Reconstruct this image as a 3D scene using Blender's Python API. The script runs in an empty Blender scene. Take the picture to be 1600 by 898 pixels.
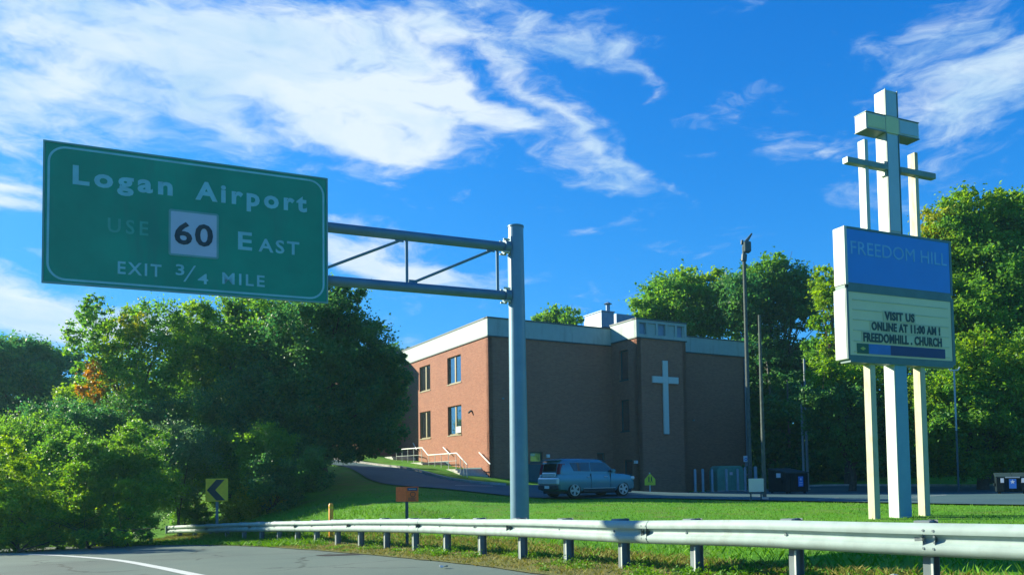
import bpy, bmesh, math, random
import numpy as np
from mathutils import Vector, Matrix
from math import radians as rad, sin, cos, tan, pi
random.seed(7); RNG = np.random.default_rng(7)
SC = bpy.context.scene; COL = SC.collection

# ------------------------------------------------------------------ camera
FPX, CX, CYP = 1220.0, 800.0, 686.0
PITCH, ROLL = rad(2.6), rad(-0.8)
_F = Vector((0, cos(PITCH), sin(PITCH))); _R0 = Vector((1, 0, 0)); _U0 = Vector((0, -sin(PITCH), cos(PITCH)))
_R = cos(ROLL)*_R0 + sin(ROLL)*_U0; _U = -sin(ROLL)*_R0 + cos(ROLL)*_U0
cam = bpy.data.objects.new('camera', bpy.data.cameras.new('camera')); COL.objects.link(cam)
cam.matrix_world = Matrix(((_R.x, _U.x, -_F.x, 0), (_R.y, _U.y, -_F.y, 0), (_R.z, _U.z, -_F.z, 0), (0, 0, 0, 1)))
cam.data.sensor_width = 36; cam.data.lens = FPX/1600*36; cam.data.shift_y = (CYP-449)/1600
cam.data.clip_start = 0.1; cam.data.clip_end = 5000
SC.camera = cam
def P(px, py, d):                       # survey helper: sight line through a pixel, taken at distance d
    r = _F + (px-CX)/FPX*_R - (py-CYP)/FPX*_U
    return r*(d/r.y)

# ------------------------------------------------------------------ light
SUN_AZ, SUN_EL = rad(-68), rad(23.5)    # azimuth measured from +Y towards +X
SC.view_settings.view_transform = 'Standard'; SC.view_settings.look = 'None'
SC.view_settings.exposure = 1.1; SC.view_settings.gamma = 1
sd = bpy.data.lights.new('sun', 'SUN'); sd.energy = 5.0; sd.angle = rad(0.5); sd.color = (1, .95, .74)
so = bpy.data.objects.new('sun', sd); COL.objects.link(so)
sdir = Vector((sin(SUN_AZ)*cos(SUN_EL), cos(SUN_AZ)*cos(SUN_EL), sin(SUN_EL)))
so.rotation_euler = (-sdir).to_track_quat('-Z', 'Y').to_euler()
so.location = (-40, 20, 40)

W = bpy.data.worlds.new('World'); SC.world = W; W.use_nodes = True
nt = W.node_tree; nt.nodes.clear()
def N(t, typ, **kw):
    n = t.nodes.new(typ)
    for k, v in kw.items():
        if k.startswith('i_'): n.inputs[k[2:]].default_value = v
        else: setattr(n, k, v)
    return n
def M(t, op, a, b=None, c=None, clamp=False):
    n = t.nodes.new('ShaderNodeMath'); n.operation = op; n.use_clamp = clamp
    for i, v in enumerate((a, b, c)):
        if v is None: continue
        if isinstance(v, (int, float)): n.inputs[i].default_value = v
        else: t.links.new(v, n.inputs[i])
    return n.outputs[0]
def mixc(t, fac, a, b, mode='MIX'):
    n = t.nodes.new('ShaderNodeMix'); n.data_type = 'RGBA'; n.blend_type = mode
    for i, v in ((0, fac), (6, a), (7, b)):
        if isinstance(v, bpy.types.NodeSocket): t.links.new(v, n.inputs[i])
        else: n.inputs[i].default_value = v if not isinstance(v, tuple) or len(v) == 4 else (*v, 1)
    return n.outputs[2]
def ramp(t, fac, stops):
    n = t.nodes.new('ShaderNodeValToRGB'); e = n.color_ramp.elements
    while len(e) < len(stops): e.new(0.5)
    for i, (p, c) in enumerate(stops): e[i].position = p; e[i].color = (*c, 1) if len(c) == 3 else c
    t.links.new(fac, n.inputs[0]); return n.outputs[0]
def noise(t, vec, scale, detail=4, rough=.55, dist=0, out=0):
    n = t.nodes.new('ShaderNodeTexNoise'); n.inputs['Scale'].default_value = scale
    n.inputs['Detail'].default_value = detail; n.inputs['Roughness'].default_value = rough; n.inputs['Distortion'].default_value = dist
    if vec is not None: t.links.new(vec, n.inputs['Vector'])
    return n.outputs[out]
def smooth(t, v, lo, hi):
    n = t.nodes.new('ShaderNodeMapRange'); n.interpolation_type = 'SMOOTHSTEP'
    n.inputs['From Min'].default_value = lo; n.inputs['From Max'].default_value = hi
    t.links.new(v, n.inputs['Value']); return n.outputs[0]

def build_sky():
    t = nt
    sky = N(t, 'ShaderNodeTexSky', sky_type='NISHITA', sun_disc=False, sun_elevation=SUN_EL, sun_rotation=SUN_AZ, altitude=50, air_density=1.0, dust_density=.6, ozone_density=1.6)
    tc = N(t, 'ShaderNodeTexCoord'); sep = N(t, 'ShaderNodeSeparateXYZ'); t.links.new(tc.outputs['Generated'], sep.inputs[0])
    az = M(t, 'ARCTAN2', sep.outputs[0], sep.outputs[1]); el = M(t, 'ARCSINE', sep.outputs[2])
    cmb = N(t, 'ShaderNodeCombineXYZ'); t.links.new(az, cmb.inputs[0]); t.links.new(el, cmb.inputs[1])
    ae = cmb.outputs[0]
    # wind-drawn noise, streaks falling slightly to the right
    mp = N(t, 'ShaderNodeMapping'); mp.inputs['Rotation'].default_value = (0, 0, rad(24)); mp.inputs['Scale'].default_value = (1.0, 2.7, 1)
    t.links.new(ae, mp.inputs[0])
    warp = noise(t, mp.outputs[0], 5, 3, out=1)
    w2 = N(t, 'ShaderNodeVectorMath', operation='MULTIPLY_ADD'); t.links.new(warp, w2.inputs[0]); w2.inputs[1].default_value = (.16, .16, 0); t.links.new(mp.outputs[0], w2.inputs[2])
    n1 = noise(t, w2.outputs[0], 5.5, 9, .6)
    n2 = noise(t, w2.outputs[0], 2.2, 3, .5)
    n3 = noise(t, w2.outputs[0], 19, 6, .62)
    blobs = [(215, 75, 350, 88, 6, .76), (30, 140, 150, 60, 0, .45), (470, 165, 160, 36, 10, .72), (330, 190, 60, 24, 30, .4), (620, 130, 90, 40, 20, .5), (430, 40, 260, 50, 0, .55), (620, 190, 110, 30, 14, .55),
             (700, 130, 130, 20, 32, .45), (760, 185, 130, 18, 20, .5), (900, 215, 150, 20, 38, .58), (985, 250, 80, 14, 42, .45), (900, 265, 60, 26, 20, .32), (945, 85, 110, 22, 15, .5), (1010, 120, 50, 20, 55, .42), (830, 95, 90, 24, 12, .38),
             (560, 228, 110, 12, 6, .62), (650, 205, 70, 14, 0, .5), (70, 478, 210, 30, 6, 1.5), (600, 402, 175, 26, 9, 1.2), (560, 350, 110, 10, 6, .4),
             (20, 280, 80, 13, 5, .62), (40, 318, 80, 9, 5, .55), (60, 398, 40, 8, 0, .4), (30, 200, 120, 26, 20, .3), (1560, 185, 130, 80, -10, .48), (1595, 95, 80, 20, -12, .55), (1480, 175, 90, 40, 0, .34), (1450, 80, 90, 50, -30, .26), (1245, 232, 60, 14, 4, .26),
             (1095, 205, 40, 20, -50, .1), (800, 30, 130, 30, 10, .32), (690, 60, 60, 30, 40, .3), (900, 345, 60, 10, 0, .22)]
    tot = None
    for (x, y, rx, ry, rot, amp) in blobs:
        v = P(x, y, 1).normalized(); a0 = math.atan2(v.x, v.y); e0 = math.asin(v.z)
        m = N(t, 'ShaderNodeMapping', vector_type='TEXTURE'); m.inputs['Location'].default_value = (a0, e0, 0)
        m.inputs['Rotation'].default_value = (0, 0, -rad(rot)); m.inputs['Scale'].default_value = (rx/1350, ry/1350, 1)
        t.links.new(w2b(t, ae, warp), m.inputs[0])
        ln = N(t, 'ShaderNodeVectorMath', operation='LENGTH'); t.links.new(m.outputs[0], ln.inputs[0])
        g = M(t, 'MULTIPLY', ln.outputs['Value'], ln.outputs['Value']); g = M(t, 'EXPONENT', M(t, 'MULTIPLY', g, -.85))
        g = M(t, 'MULTIPLY', g, amp); tot = g if tot is None else M(t, 'ADD', tot, g)
    # the rest of the sky carries the same kind of broken cloud
    behind = smooth(t, M(t, 'ABSOLUTE', az), .75, 1.2)
    tot = M(t, 'ADD', tot, M(t, 'MULTIPLY', behind, .1))
    d = M(t, 'ADD', tot, M(t, 'MULTIPLY', M(t, 'SUBTRACT', n1, .5), 1.5))
    d = M(t, 'ADD', d, M(t, 'MULTIPLY', M(t, 'SUBTRACT', n2, .5), .5))
    d = M(t, 'ADD', d, M(t, 'MULTIPLY', M(t, 'SUBTRACT', n3, .5), 1.35))
    d = smooth(t, d, .12, 1.0)
    hue = N(t, 'ShaderNodeHueSaturation'); hue.inputs['Saturation'].default_value = 1.45; hue.inputs['Value'].default_value = 1.0
    t.links.new(sky.outputs[0], hue.inputs['Color'])
    base = mixc(t, 1.0, hue.outputs[0], (.37, 1.28, 2.0), 'MULTIPLY')
    ch = N(t, 'ShaderNodeSeparateColor'); t.links.new(base, ch.inputs[0]); cc_ = N(t, 'ShaderNodeCombineColor')
    for k, L in enumerate((.75, 3.9, 9.5)):      # soft shoulder: the thin bright air near the sun stays blue
        q = M(t, 'DIVIDE', ch.outputs[k], L); q = M(t, 'SQRT', M(t, 'ADD', M(t, 'MULTIPLY', q, q), 1.0)); t.links.new(M(t, 'DIVIDE', ch.outputs[k], q), cc_.inputs[k])
    base = cc_.outputs[0]
    shade = ramp(t, noise(t, w2.outputs[0], 3.1, 5), [(.36, (2.8, 4.5, 6.3)), (.58, (5.3, 6.1, 6.8))])
    full = mixc(t, d, base, shade)
    bg = N(t, 'ShaderNodeBackground'); bg.inputs['Strength'].default_value = .07
    t.links.new(full, bg.inputs[0]); out = N(t, 'ShaderNodeOutputWorld'); t.links.new(bg.outputs[0], out.inputs[0])
def w2b(t, ae, warp):
    if not hasattr(w2b, 'v'):
        n = N(t, 'ShaderNodeVectorMath', operation='MULTIPLY_ADD'); s = N(t, 'ShaderNodeVectorMath', operation='SUBTRACT')
        t.links.new(warp, s.inputs[0]); s.inputs[1].default_value = (.5, .5, .5)
        t.links.new(s.outputs[0], n.inputs[0]); n.inputs[1].default_value = (.18, .10, 0); t.links.new(ae, n.inputs[2]); w2b.v = n.outputs[0]
    return w2b.v
build_sky()

# ------------------------------------------------------------------ materials
def mat(name, col, rough=.7, metal=0, var=.12, vscale=3, bump=0, bscale=40, dirt=None, dscale=1.2, damt=.5, spec=.5):
    m = bpy.data.materials.new(name); m.use_nodes = True; t = m.node_tree; b = t.nodes['Principled BSDF']
    tc = N(t, 'ShaderNodeTexCoord').outputs['Object']
    lo = tuple(c*(1-var) for c in col); hi = tuple(min(1, c*(1+var)) for c in col)
    c = ramp(t, noise(t, tc, vscale, 5), [(.3, lo), (.7, hi)])
    if dirt is not None:
        mp = N(t, 'ShaderNodeMapping'); mp.inputs['Scale'].default_value = (2.5, 2.5, .5); t.links.new(tc, mp.inputs[0])
        c = mixc(t, M(t, 'MULTIPLY', smooth(t, noise(t, mp.outputs[0], dscale, 6, .65), .5, .75), damt), c, dirt)
    t.links.new(c, b.inputs['Base Color']); b.inputs['Roughness'].default_value = rough; b.inputs['Metallic'].default_value = metal
    b.inputs['Specular IOR Level'].default_value = spec
    if bump:
        bn = N(t, 'ShaderNodeBump', i_Strength=bump, i_Distance=.02); t.links.new(noise(t, tc, bscale, 4), bn.inputs['Height']); t.links.new(bn.outputs[0], b.inputs['Normal'])
    return m
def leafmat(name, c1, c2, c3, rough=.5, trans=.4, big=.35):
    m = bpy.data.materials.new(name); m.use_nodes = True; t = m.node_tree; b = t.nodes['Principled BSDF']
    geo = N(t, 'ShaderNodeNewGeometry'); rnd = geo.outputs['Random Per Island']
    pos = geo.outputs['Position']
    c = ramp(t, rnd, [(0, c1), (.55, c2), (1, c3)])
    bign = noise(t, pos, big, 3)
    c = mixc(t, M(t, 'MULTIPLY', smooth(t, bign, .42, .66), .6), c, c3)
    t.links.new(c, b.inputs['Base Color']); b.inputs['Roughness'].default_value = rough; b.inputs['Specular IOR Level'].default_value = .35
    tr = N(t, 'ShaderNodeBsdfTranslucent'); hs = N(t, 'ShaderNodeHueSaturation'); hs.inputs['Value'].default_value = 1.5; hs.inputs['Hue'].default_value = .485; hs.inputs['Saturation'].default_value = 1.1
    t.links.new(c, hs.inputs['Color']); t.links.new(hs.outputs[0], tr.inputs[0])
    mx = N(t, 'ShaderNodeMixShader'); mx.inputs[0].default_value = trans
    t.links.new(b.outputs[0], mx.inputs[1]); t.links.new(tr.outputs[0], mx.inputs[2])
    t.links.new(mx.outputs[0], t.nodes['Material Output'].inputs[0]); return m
def glassmat(name, col=(.01, .02, .025), refl=.45, rough=.03):
    m = bpy.data.materials.new(name); m.use_nodes = True; t = m.node_tree; b = t.nodes['Principled BSDF']
    tc = N(t, 'ShaderNodeTexCoord').outputs['Object']
    t.links.new(ramp(t, noise(t, tc, 1.5), [(.3, col), (.7, tuple(c*1.8 for c in col))]), b.inputs['Base Color'])
    b.inputs['Roughness'].default_value = .2
    g = N(t, 'ShaderNodeBsdfGlossy'); g.inputs['Roughness'].default_value = rough
    bn = N(t, 'ShaderNodeBump', i_Strength=.05, i_Distance=.02); t.links.new(noise(t, tc, 1.2, 1), bn.inputs['Height']); t.links.new(bn.outputs[0], g.inputs['Normal'])
    mx = N(t, 'ShaderNodeMixShader'); mx.inputs[0].default_value = refl
    t.links.new(b.outputs[0], mx.inputs[1]); t.links.new(g.outputs[0], mx.inputs[2]); t.links.new(mx.outputs[0], t.nodes['Material Output'].inputs[0]); return m
def brickmat():
    m = bpy.data.materials.new('brick'); m.use_nodes = True; t = m.node_tree; b = t.nodes['Principled BSDF']
    uv = N(t, 'ShaderNodeTexCoord').outputs['UV']
    br = N(t, 'ShaderNodeTexBrick'); t.links.new(uv, br.inputs['Vector'])
    br.inputs['Scale'].default_value = 1; br.inputs['Brick Width'].default_value = .22; br.inputs['Row Height'].default_value = .075; br.inputs['Mortar Size'].default_value = .008
    br.inputs['Color1'].default_value = (.38, .146, .082, 1); br.inputs['Color2'].default_value = (.29, .104, .06, 1); br.inputs['Mortar'].default_value = (.30, .19, .13, 1)
    c = mixc(t, M(t, 'MULTIPLY', smooth(t, noise(t, uv, .5, 6, .65), .45, .75), .35), br.outputs[0], (.21, .09, .06))
    mp = N(t, 'ShaderNodeMapping'); mp.inputs['Scale'].default_value = (.25, 5, 1); t.links.new(uv, mp.inputs[0])
    c = mixc(t, M(t, 'MULTIPLY', smooth(t, noise(t, mp.outputs[0], 1, 4), .5, .8), .3), c, (.36, .19, .11))
    t.links.new(c, b.inputs['Base Color']); b.inputs['Roughness'].default_value = .9
    bn = N(t, 'ShaderNodeBump', i_Strength=.4, i_Distance=.01); t.links.new(br.outputs['Fac'], bn.inputs['Height']); bn.invert = True; t.links.new(bn.outputs[0], b.inputs['Normal'])
    return m
def groundmat(name, cols, patch, sc1=.35, sc2=9, bump=.6):
    m = bpy.data.materials.new(name); m.use_nodes = True; t = m.node_tree; b = t.nodes['Principled BSDF']
    pos = N(t, 'ShaderNodeNewGeometry').outputs['Position']
    c = ramp(t, noise(t, pos, sc1, 6, .6), [(.3, cols[0]), (.5, cols[1]), (.72, cols[2])])
    if name == 'lawn_grass': c = mixc(t, M(t, 'MULTIPLY', smooth(t, noise(t, pos, .8, 6, .7), .47, .66), .7), c, (.15, .18, .04))
    c = mixc(t, smooth(t, noise(t, pos, sc2, 5, .7), .35, .75), c, patch, 'MIX') if patch is None else mixc(t, M(t, 'MULTIPLY', smooth(t, noise(t, pos, sc2, 5, .7), .42, .75), .55), c, patch)
    if name == 'road_asphalt':                                     # cracks, oil-dark wheel paths, pale grit
        wv = N(t, 'ShaderNodeVectorMath', operation='MULTIPLY_ADD'); t.links.new(noise(t, pos, 1.3, 4, out=1), wv.inputs[0]); wv.inputs[1].default_value = (.7, .7, 0); t.links.new(pos, wv.inputs[2])
        vo = N(t, 'ShaderNodeTexVoronoi', feature='DISTANCE_TO_EDGE'); vo.inputs['Scale'].default_value = .28; t.links.new(wv.outputs[0], vo.inputs['Vector'])
        ck = M(t, 'MULTIPLY', M(t, 'SUBTRACT', 1.0, smooth(t, vo.outputs['Distance'], .0, .016)), smooth(t, noise(t, pos, .35, 2), .42, .6))
        c = mixc(t, M(t, 'MULTIPLY', ck, .75), c, (.03, .035, .03))
        c = mixc(t, M(t, 'MULTIPLY', smooth(t, noise(t, pos, .18, 3, .4), .5, .7), .4), c, (.085, .095, .085))
        c = mixc(t, M(t, 'MULTIPLY', smooth(t, noise(t, pos, 140, 2, .9), .62, .72), .5), c, (.28, .28, .25))
    t.links.new(c, b.inputs['Base Color']); b.inputs['Roughness'].default_value = .9; b.inputs['Specular IOR Level'].default_value = .2
    if bump:
        bn = N(t, 'ShaderNodeBump', i_Strength=bump, i_Distance=.06); t.links.new(noise(t, pos, sc2*2.2, 5, .7), bn.inputs['Height']); t.links.new(bn.outputs[0], b.inputs['Normal'])
    return m
MT = dict(
    grass=groundmat('lawn_grass', [(.06, .20, .008), (.085, .27, .009), (.13, .32, .014)], (.05, .17, .008), .3, 6),
    asphalt=groundmat('road_asphalt', [(.105, .15, .13), (.13, .175, .145), (.16, .20, .165)], (.085, .12, .105), .25, 60, .15),
    lot=groundmat('lot_asphalt', [(.045, .10, .11), (.065, .13, .135), (.09, .155, .15)], (.04, .09, .10), .25, 30, .12),
    patch=groundmat('dark_patch', [(.035, .035, .035), (.05, .05, .045), (.03, .03, .03)], (.08, .08, .07), 2, 40, .5),
    soil=groundmat('verge_soil', [(.11, .13, .035), (.19, .19, .06), (.10, .15, .03)], (.24, .20, .10), 1.3, 14, .8),
    paint=mat('road_paint', (.62, .64, .58), .6, var=.1, vscale=6, dirt=(.25, .25, .22), damt=.6, dscale=8),
    concrete=mat('concrete', (.42, .42, .38), .85, var=.2, bump=.2, dirt=(.2, .2, .16), damt=.5),
    brick=brickmat(),
    parapet=mat('painted_parapet', (.32, .41, .38), .6, var=.05, dirt=(.22, .26, .22), damt=.6, dscale=.9),
    coping=mat('dark_coping', (.05, .08, .08), .5),
    frame=mat('bronze_window_frame', (.28, .24, .13), .5),
    glass=glassmat('window_glass'), dark=mat('dark_interior', (.012, .016, .018), .6),
    blind=mat('white_blind', (.7, .7, .65), .7),
    steel=mat('galvanised_pole', (.15, .27, .35), .45, .25, var=.08, dirt=(.12, .2, .26), damt=.35),
    truss=mat('truss_steel', (.10, .20, .28), .5, .2, var=.1),
    rail=mat('guardrail_steel', (.31, .40, .37), .68, 0, var=.14, vscale=4, dirt=(.24, .28, .24), damt=.65, dscale=1.6),
    post=mat('guardrail_post', (.16, .20, .21), .6, .2, var=.2, dirt=(.12, .10, .07)),
    postedge=mat('galvanised_edge', (.6, .64, .58), .5, .2),
    signgreen=mat('sign_green', (.006, .27, .18), .5, 0, var=.14, vscale=.9, spec=.3, dirt=(.02, .21, .16), damt=.6, dscale=.9),
    signwhite=mat('sign_letter', (.20, .52, .58), .5), faded=mat('sign_letter_faded', (.045, .36, .28), .5),
    shield=mat('shield_white', (.42, .50, .62), .5, var=.04), black=mat('sign_black', (.02, .03, .04), .5),
    signframe=mat('sign_edge', (.12, .33, .32), .5),
    white=mat('sign_post_paint', (.46, .50, .45), .5, var=.04, dirt=(.34, .32, .18), damt=.55, dscale=1.2),
    rusty=mat('rust_streaked_paint', (.48, .47, .33), .6, var=.08, dirt=(.42, .22, .06), damt=.9, dscale=1.9),
    postshade=mat('post_shade_blue', (.16, .36, .48), .5, var=.05),
    whiteclean=mat('white_paint', (.56, .61, .56), .5, var=.03),
    armshade=mat('shaded_arm_colour', (.16, .25, .24), .6, dirt=(.1, .14, .13)),  # dark tone puts the shade on the small cross arms into colour
    trim=mat('cabinet_trim', (.09, .17, .17), .5), cream=mat('letterboard_cream', (.74, .64, .40), .45, var=.05, vscale=1),
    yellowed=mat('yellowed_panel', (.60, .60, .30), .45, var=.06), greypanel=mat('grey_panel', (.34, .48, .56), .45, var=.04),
    blue=mat('sign_blue', (.02, .22, .68), .4, var=.06, vscale=.9), bluetext=mat('sign_blue_faded_text', (.16, .42, .72), .5),
    navy=mat('banner_navy', (.01, .03, .13), .45), tile=mat('letter_tile', (.55, .54, .36), .5), letter=mat('board_letter', (.02, .05, .05), .5),
    bannerblue=mat('banner_blue', (.03, .16, .5), .45), bannergreen=mat('banner_green', (.02, .10, .05), .5), bannerswoosh=mat('banner_yellow', (.45, .45, .08), .5),
    yellow=mat('warning_yellow', (.95, .60, .02), .45, var=.08, vscale=8), fluoro=mat('fluorescent_yellow_green', (.72, .70, .03), .45),
    orange=mat('marker_orange', (.9, .15, .02), .5, var=.12, vscale=12), amber=mat('delineator_amber', (.95, .36, .01), .45),
    darkpost=mat('dark_post', (.04, .08, .09), .6), pole=mat('wooden_pole', (.075, .095, .085), .85, var=.3, vscale=8, bump=.3),
    greypole=mat('grey_pole', (.22, .26, .27), .6), bollard=mat('bollard_paint', (.32, .40, .44), .5),
    transformer=mat('transformer_green', (.12, .36, .27), .45, var=.1), dumpster=mat('dumpster_steel', (.008, .018, .022), .85, var=.3, vscale=4, spec=.1),
    lid=mat('dumpster_lid', (.025, .05, .05), .8, spec=.15), sticker=mat('sticker_white', (.6, .66, .72), .5), stickerblue=mat('sticker_blue', (.03, .16, .55), .5),
    hvac=mat('hvac_grey', (.18, .26, .36), .5, .2), hvacwhite=mat('hvac_white', (.7, .7, .66), .5),
    teal=mat('low_wall_teal', (.03, .10, .12), .7), bark=mat('bark', (.07, .055, .04), .95, var=.35, vscale=7, bump=.6, bscale=14),
    barkpale=mat('pale_bark', (.20, .19, .16), .9, var=.3, vscale=6, bump=.4, bscale=14),
    carpaint=mat('car_paint', (.10, .26, .32), .25, .4, var=.02, vscale=2, spec=.7), carglass=glassmat('car_glass', (.003, .006, .012), .07, .04),
    tyre=mat('tyre', (.02, .02, .02), .85), rim=mat('alloy_rim', (.5, .54, .56), .3, .6), plastic=mat('black_plastic', (.02, .025, .03), .5),
    red=mat('tail_light_red', (.16, .01, .03), .25), plate=mat('number_plate', (.65, .68, .68), .5), lamp=mat('lamp_glass', (.75, .8, .8), .15),
    bumpersilver_glare=mat('bumper_panel', (.62, .68, .70), .3, .4, var=.05),  # silver, brightened to stand for sun glare on the car's rear
    dry=leafmat('dry_grass', (.20, .19, .04), (.15, .19, .03), (.30, .26, .07), .8, .25, 1.2),
    blade=leafmat('green_grass', (.06, .19, .010), (.09, .26, .011), (.13, .31, .015), .7, .3, .8),
    weed=leafmat('weed_leaf', (.06, .18, .015), (.09, .26, .02), (.16, .32, .03), .6, .35, 1),
)
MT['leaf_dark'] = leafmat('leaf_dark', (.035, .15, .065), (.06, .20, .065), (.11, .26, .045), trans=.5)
MT['leaf_mid'] = leafmat('leaf_mid', (.065, .22, .045), (.105, .28, .045), (.19, .36, .035), trans=.55)
MT['leaf_lime'] = leafmat('leaf_lime', (.09, .26, .035), (.15, .33, .03), (.25, .38, .03), trans=.55)
MT['leaf_yellow'] = leafmat('leaf_yellow', (.17, .27, .02), (.27, .34, .02), (.38, .37, .02), trans=.5)
MT['leaf_orange'] = leafmat('leaf_orange', (.30, .19, .02), (.44, .20, .03), (.38, .28, .02), trans=.5)
MT['leaf_silver'] = leafmat('leaf_silver', (.09, .22, .10), (.13, .28, .11), (.19, .33, .10), .35)

# ------------------------------------------------------------------ object helpers
def tag(o, label=None, cat=None, group=None, kind=None):
    if label: o['label'] = label
    if cat: o['category'] = cat
    if group: o['group'] = group
    if kind: o['kind'] = kind
    return o
def empty(name, loc=(0, 0, 0), label=None, cat=None, group=None, rz=0):
    o = bpy.data.objects.new(name, None); COL.objects.link(o); o.location = loc; o.rotation_euler = (0, 0, rz); o.empty_display_size = .2
    return tag(o, label, cat, group)
class MB:
    def __init__(s): s.v = []; s.f = []; s.uv = []; s.has_uv = False; s.mi = []
    def add(s, vs, fs, mi=0):
        b = len(s.v); s.v += [tuple(v) for v in vs]; s.f += [tuple(b+i for i in f) for f in fs]; s.mi += [mi]*len(fs); return s
    def box(s, x0, x1, y0, y1, z0, z1, mi=0):
        return s.add([(x, y, z) for z in (z0, z1) for y in (y0, y1) for x in (x0, x1)],
                     [(0, 2, 3, 1), (4, 5, 7, 6), (0, 1, 5, 4), (2, 6, 7, 3), (0, 4, 6, 2), (1, 3, 7, 5)], mi)
    def obox(s, o, a, b, c, mi=0):           # parallelepiped from origin corner and three edge vectors (right handed)
        o, a, b, c = map(Vector, (o, a, b, c))
        return s.add([o, o+a, o+a+b, o+b, o+c, o+a+c, o+a+b+c, o+b+c], [(3, 2, 1, 0), (4, 5, 6, 7), (0, 1, 5, 4), (1, 2, 6, 5), (2, 3, 7, 6), (3, 0, 4, 7)], mi)
    def tube(s, pts, r, n=10, cap=True, mi=0):
        pts = [Vector(p) for p in pts]; rs = r if isinstance(r, (list, tuple)) else [r]*len(pts); rings = []; up = None
        for i, p in enumerate(pts):
            d = (pts[min(i+1, len(pts)-1)]-pts[max(i-1, 0)]).normalized()
            if up is None: up = Vector((0, 0, 1)) if abs(d.z) < .9 else Vector((1, 0, 0))
            a = d.cross(up).normalized(); b = a.cross(d).normalized(); up = b
            rings.append([p+(a*cos(2*pi*k/n)+b*sin(2*pi*k/n))*rs[i] for k in range(n)])
        fs = []
        for i in range(len(pts)-1):
            for k in range(n): fs.append((i*n+k, (i+1)*n+k, (i+1)*n+(k+1) % n, i*n+(k+1) % n))
        if cap: fs.append(tuple(range(n))); fs.append(tuple((len(pts)-1)*n+k for k in reversed(range(n))))
        return s.add([v for r_ in rings for v in r_], fs, mi)
    def prism(s, poly, o, a, b, c, mi=0):     # 2D polygon in (a,b) axes swept along vector c
        o, a, b, c = map(Vector, (o, a, b, c)); n = len(poly)
        f0 = [o+a*u+b*v for u, v in poly]
        return s.add(f0+[p+c for p in f0], [tuple(reversed(range(n))), tuple(range(n, 2*n))]+[(i, (i+1) % n, n+(i+1) % n, n+i) for i in range(n)], mi)
    def build(s, name, m, parent=None, smooth=False, fix=True, **kw):
        me = bpy.data.meshes.new(name); me.from_pydata(s.v, [], s.f)
        for mm in (m if isinstance(m, (list, tuple)) else [m]): me.materials.append(mm)
        if any(s.mi): me.polygons.foreach_set('material_index', s.mi)
        if fix:
            bm = bmesh.new(); bm.from_mesh(me); bmesh.ops.recalc_face_normals(bm, faces=bm.faces); bm.to_mesh(me); bm.free()
        if smooth:
            me.polygons.foreach_set('use_smooth', [True]*len(me.polygons)); me.set_sharp_from_angle(angle=rad(40))
        o = bpy.data.objects.new(name, me); COL.objects.link(o)
        if parent: o.parent = parent
        return tag(o, **kw)
def bevel(o, w=.01, seg=1):
    md = o.modifiers.new('bevel', 'BEVEL'); md.width = w; md.segments = seg; md.limit_method = 'ANGLE'; return o
def copy_tree(o, parent=None):
    c = o.copy(); COL.objects.link(c); c.parent = parent
    for ch in list(o.children): copy_tree(ch, c)
    return c
def text_mesh(s, bold=0, spacing=1.0):
    cu = bpy.data.curves.new('lettering', 'FONT'); cu.body = s; cu.extrude = .006; cu.offset = bold; cu.space_character = spacing; cu.resolution_u = 3
    o = bpy.data.objects.new('lettering', cu); COL.objects.link(o)
    me = bpy.data.meshes.new_from_object(o.evaluated_get(bpy.context.evaluated_depsgraph_get()))
    bpy.data.objects.remove(o); return me
_cap = {}
def lettering(s, m, parent, o, a, nrm, u0, u1, v, cap, bold=.02, spacing=1.2, slant=0, name='lettering'):
    """text fitted between u0 and u1 along a, baseline at height v, capital height cap"""
    me = text_mesh(s, bold, spacing)
    if bold not in _cap:
        t = text_mesh('E', bold); ys = [q.co.y for q in t.vertices]; _cap[bold] = (min(ys), max(ys))
    co = np.empty(len(me.vertices)*3); me.vertices.foreach_get('co', co); co = co.reshape(-1, 3)
    x0, x1 = co[:, 0].min(), co[:, 0].max(); y0, y1 = _cap[bold]
    uu = u0+(co[:, 0]-x0)*(u1-u0)/(x1-x0); vv = v+(co[:, 1]-y0)*cap/(y1-y0); ww = co[:, 2]
    o, a, nrm = np.array(o), np.array(a), np.array(nrm)
    co = o+uu[:, None]*a+vv[:, None]*np.array((0, 0, 1))+(ww[:, None]+.002)*nrm
    me.vertices.foreach_set('co', co.ravel()); me.update(); me.materials.clear(); me.materials.append(m)
    if ' ' not in s: ob = bpy.data.objects.new(name, me); COL.objects.link(ob); ob.parent = parent; return ob
    wx = []                                            # one mesh per word
    for w in range(len(s.split())):
        q = text_mesh(' '.join(s.split()[:w+1]), bold, spacing); wx.append((max(v.co.x for v in q.vertices)-x0)*(u1-u0)/(x1-x0)+u0+.005)
    ob = None
    for w in range(len(wx)):
        m2 = me.copy(); bm = bmesh.new(); bm.from_mesh(m2); lo_ = wx[w-1] if w else -1e9
        bmesh.ops.delete(bm, geom=[v for v in bm.verts if not (lo_ < uu[v.index] <= wx[w])], context='VERTS'); bm.to_mesh(m2); bm.free()
        ob = bpy.data.objects.new(name, m2); COL.objects.link(ob); ob.parent = parent
    return ob

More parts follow.
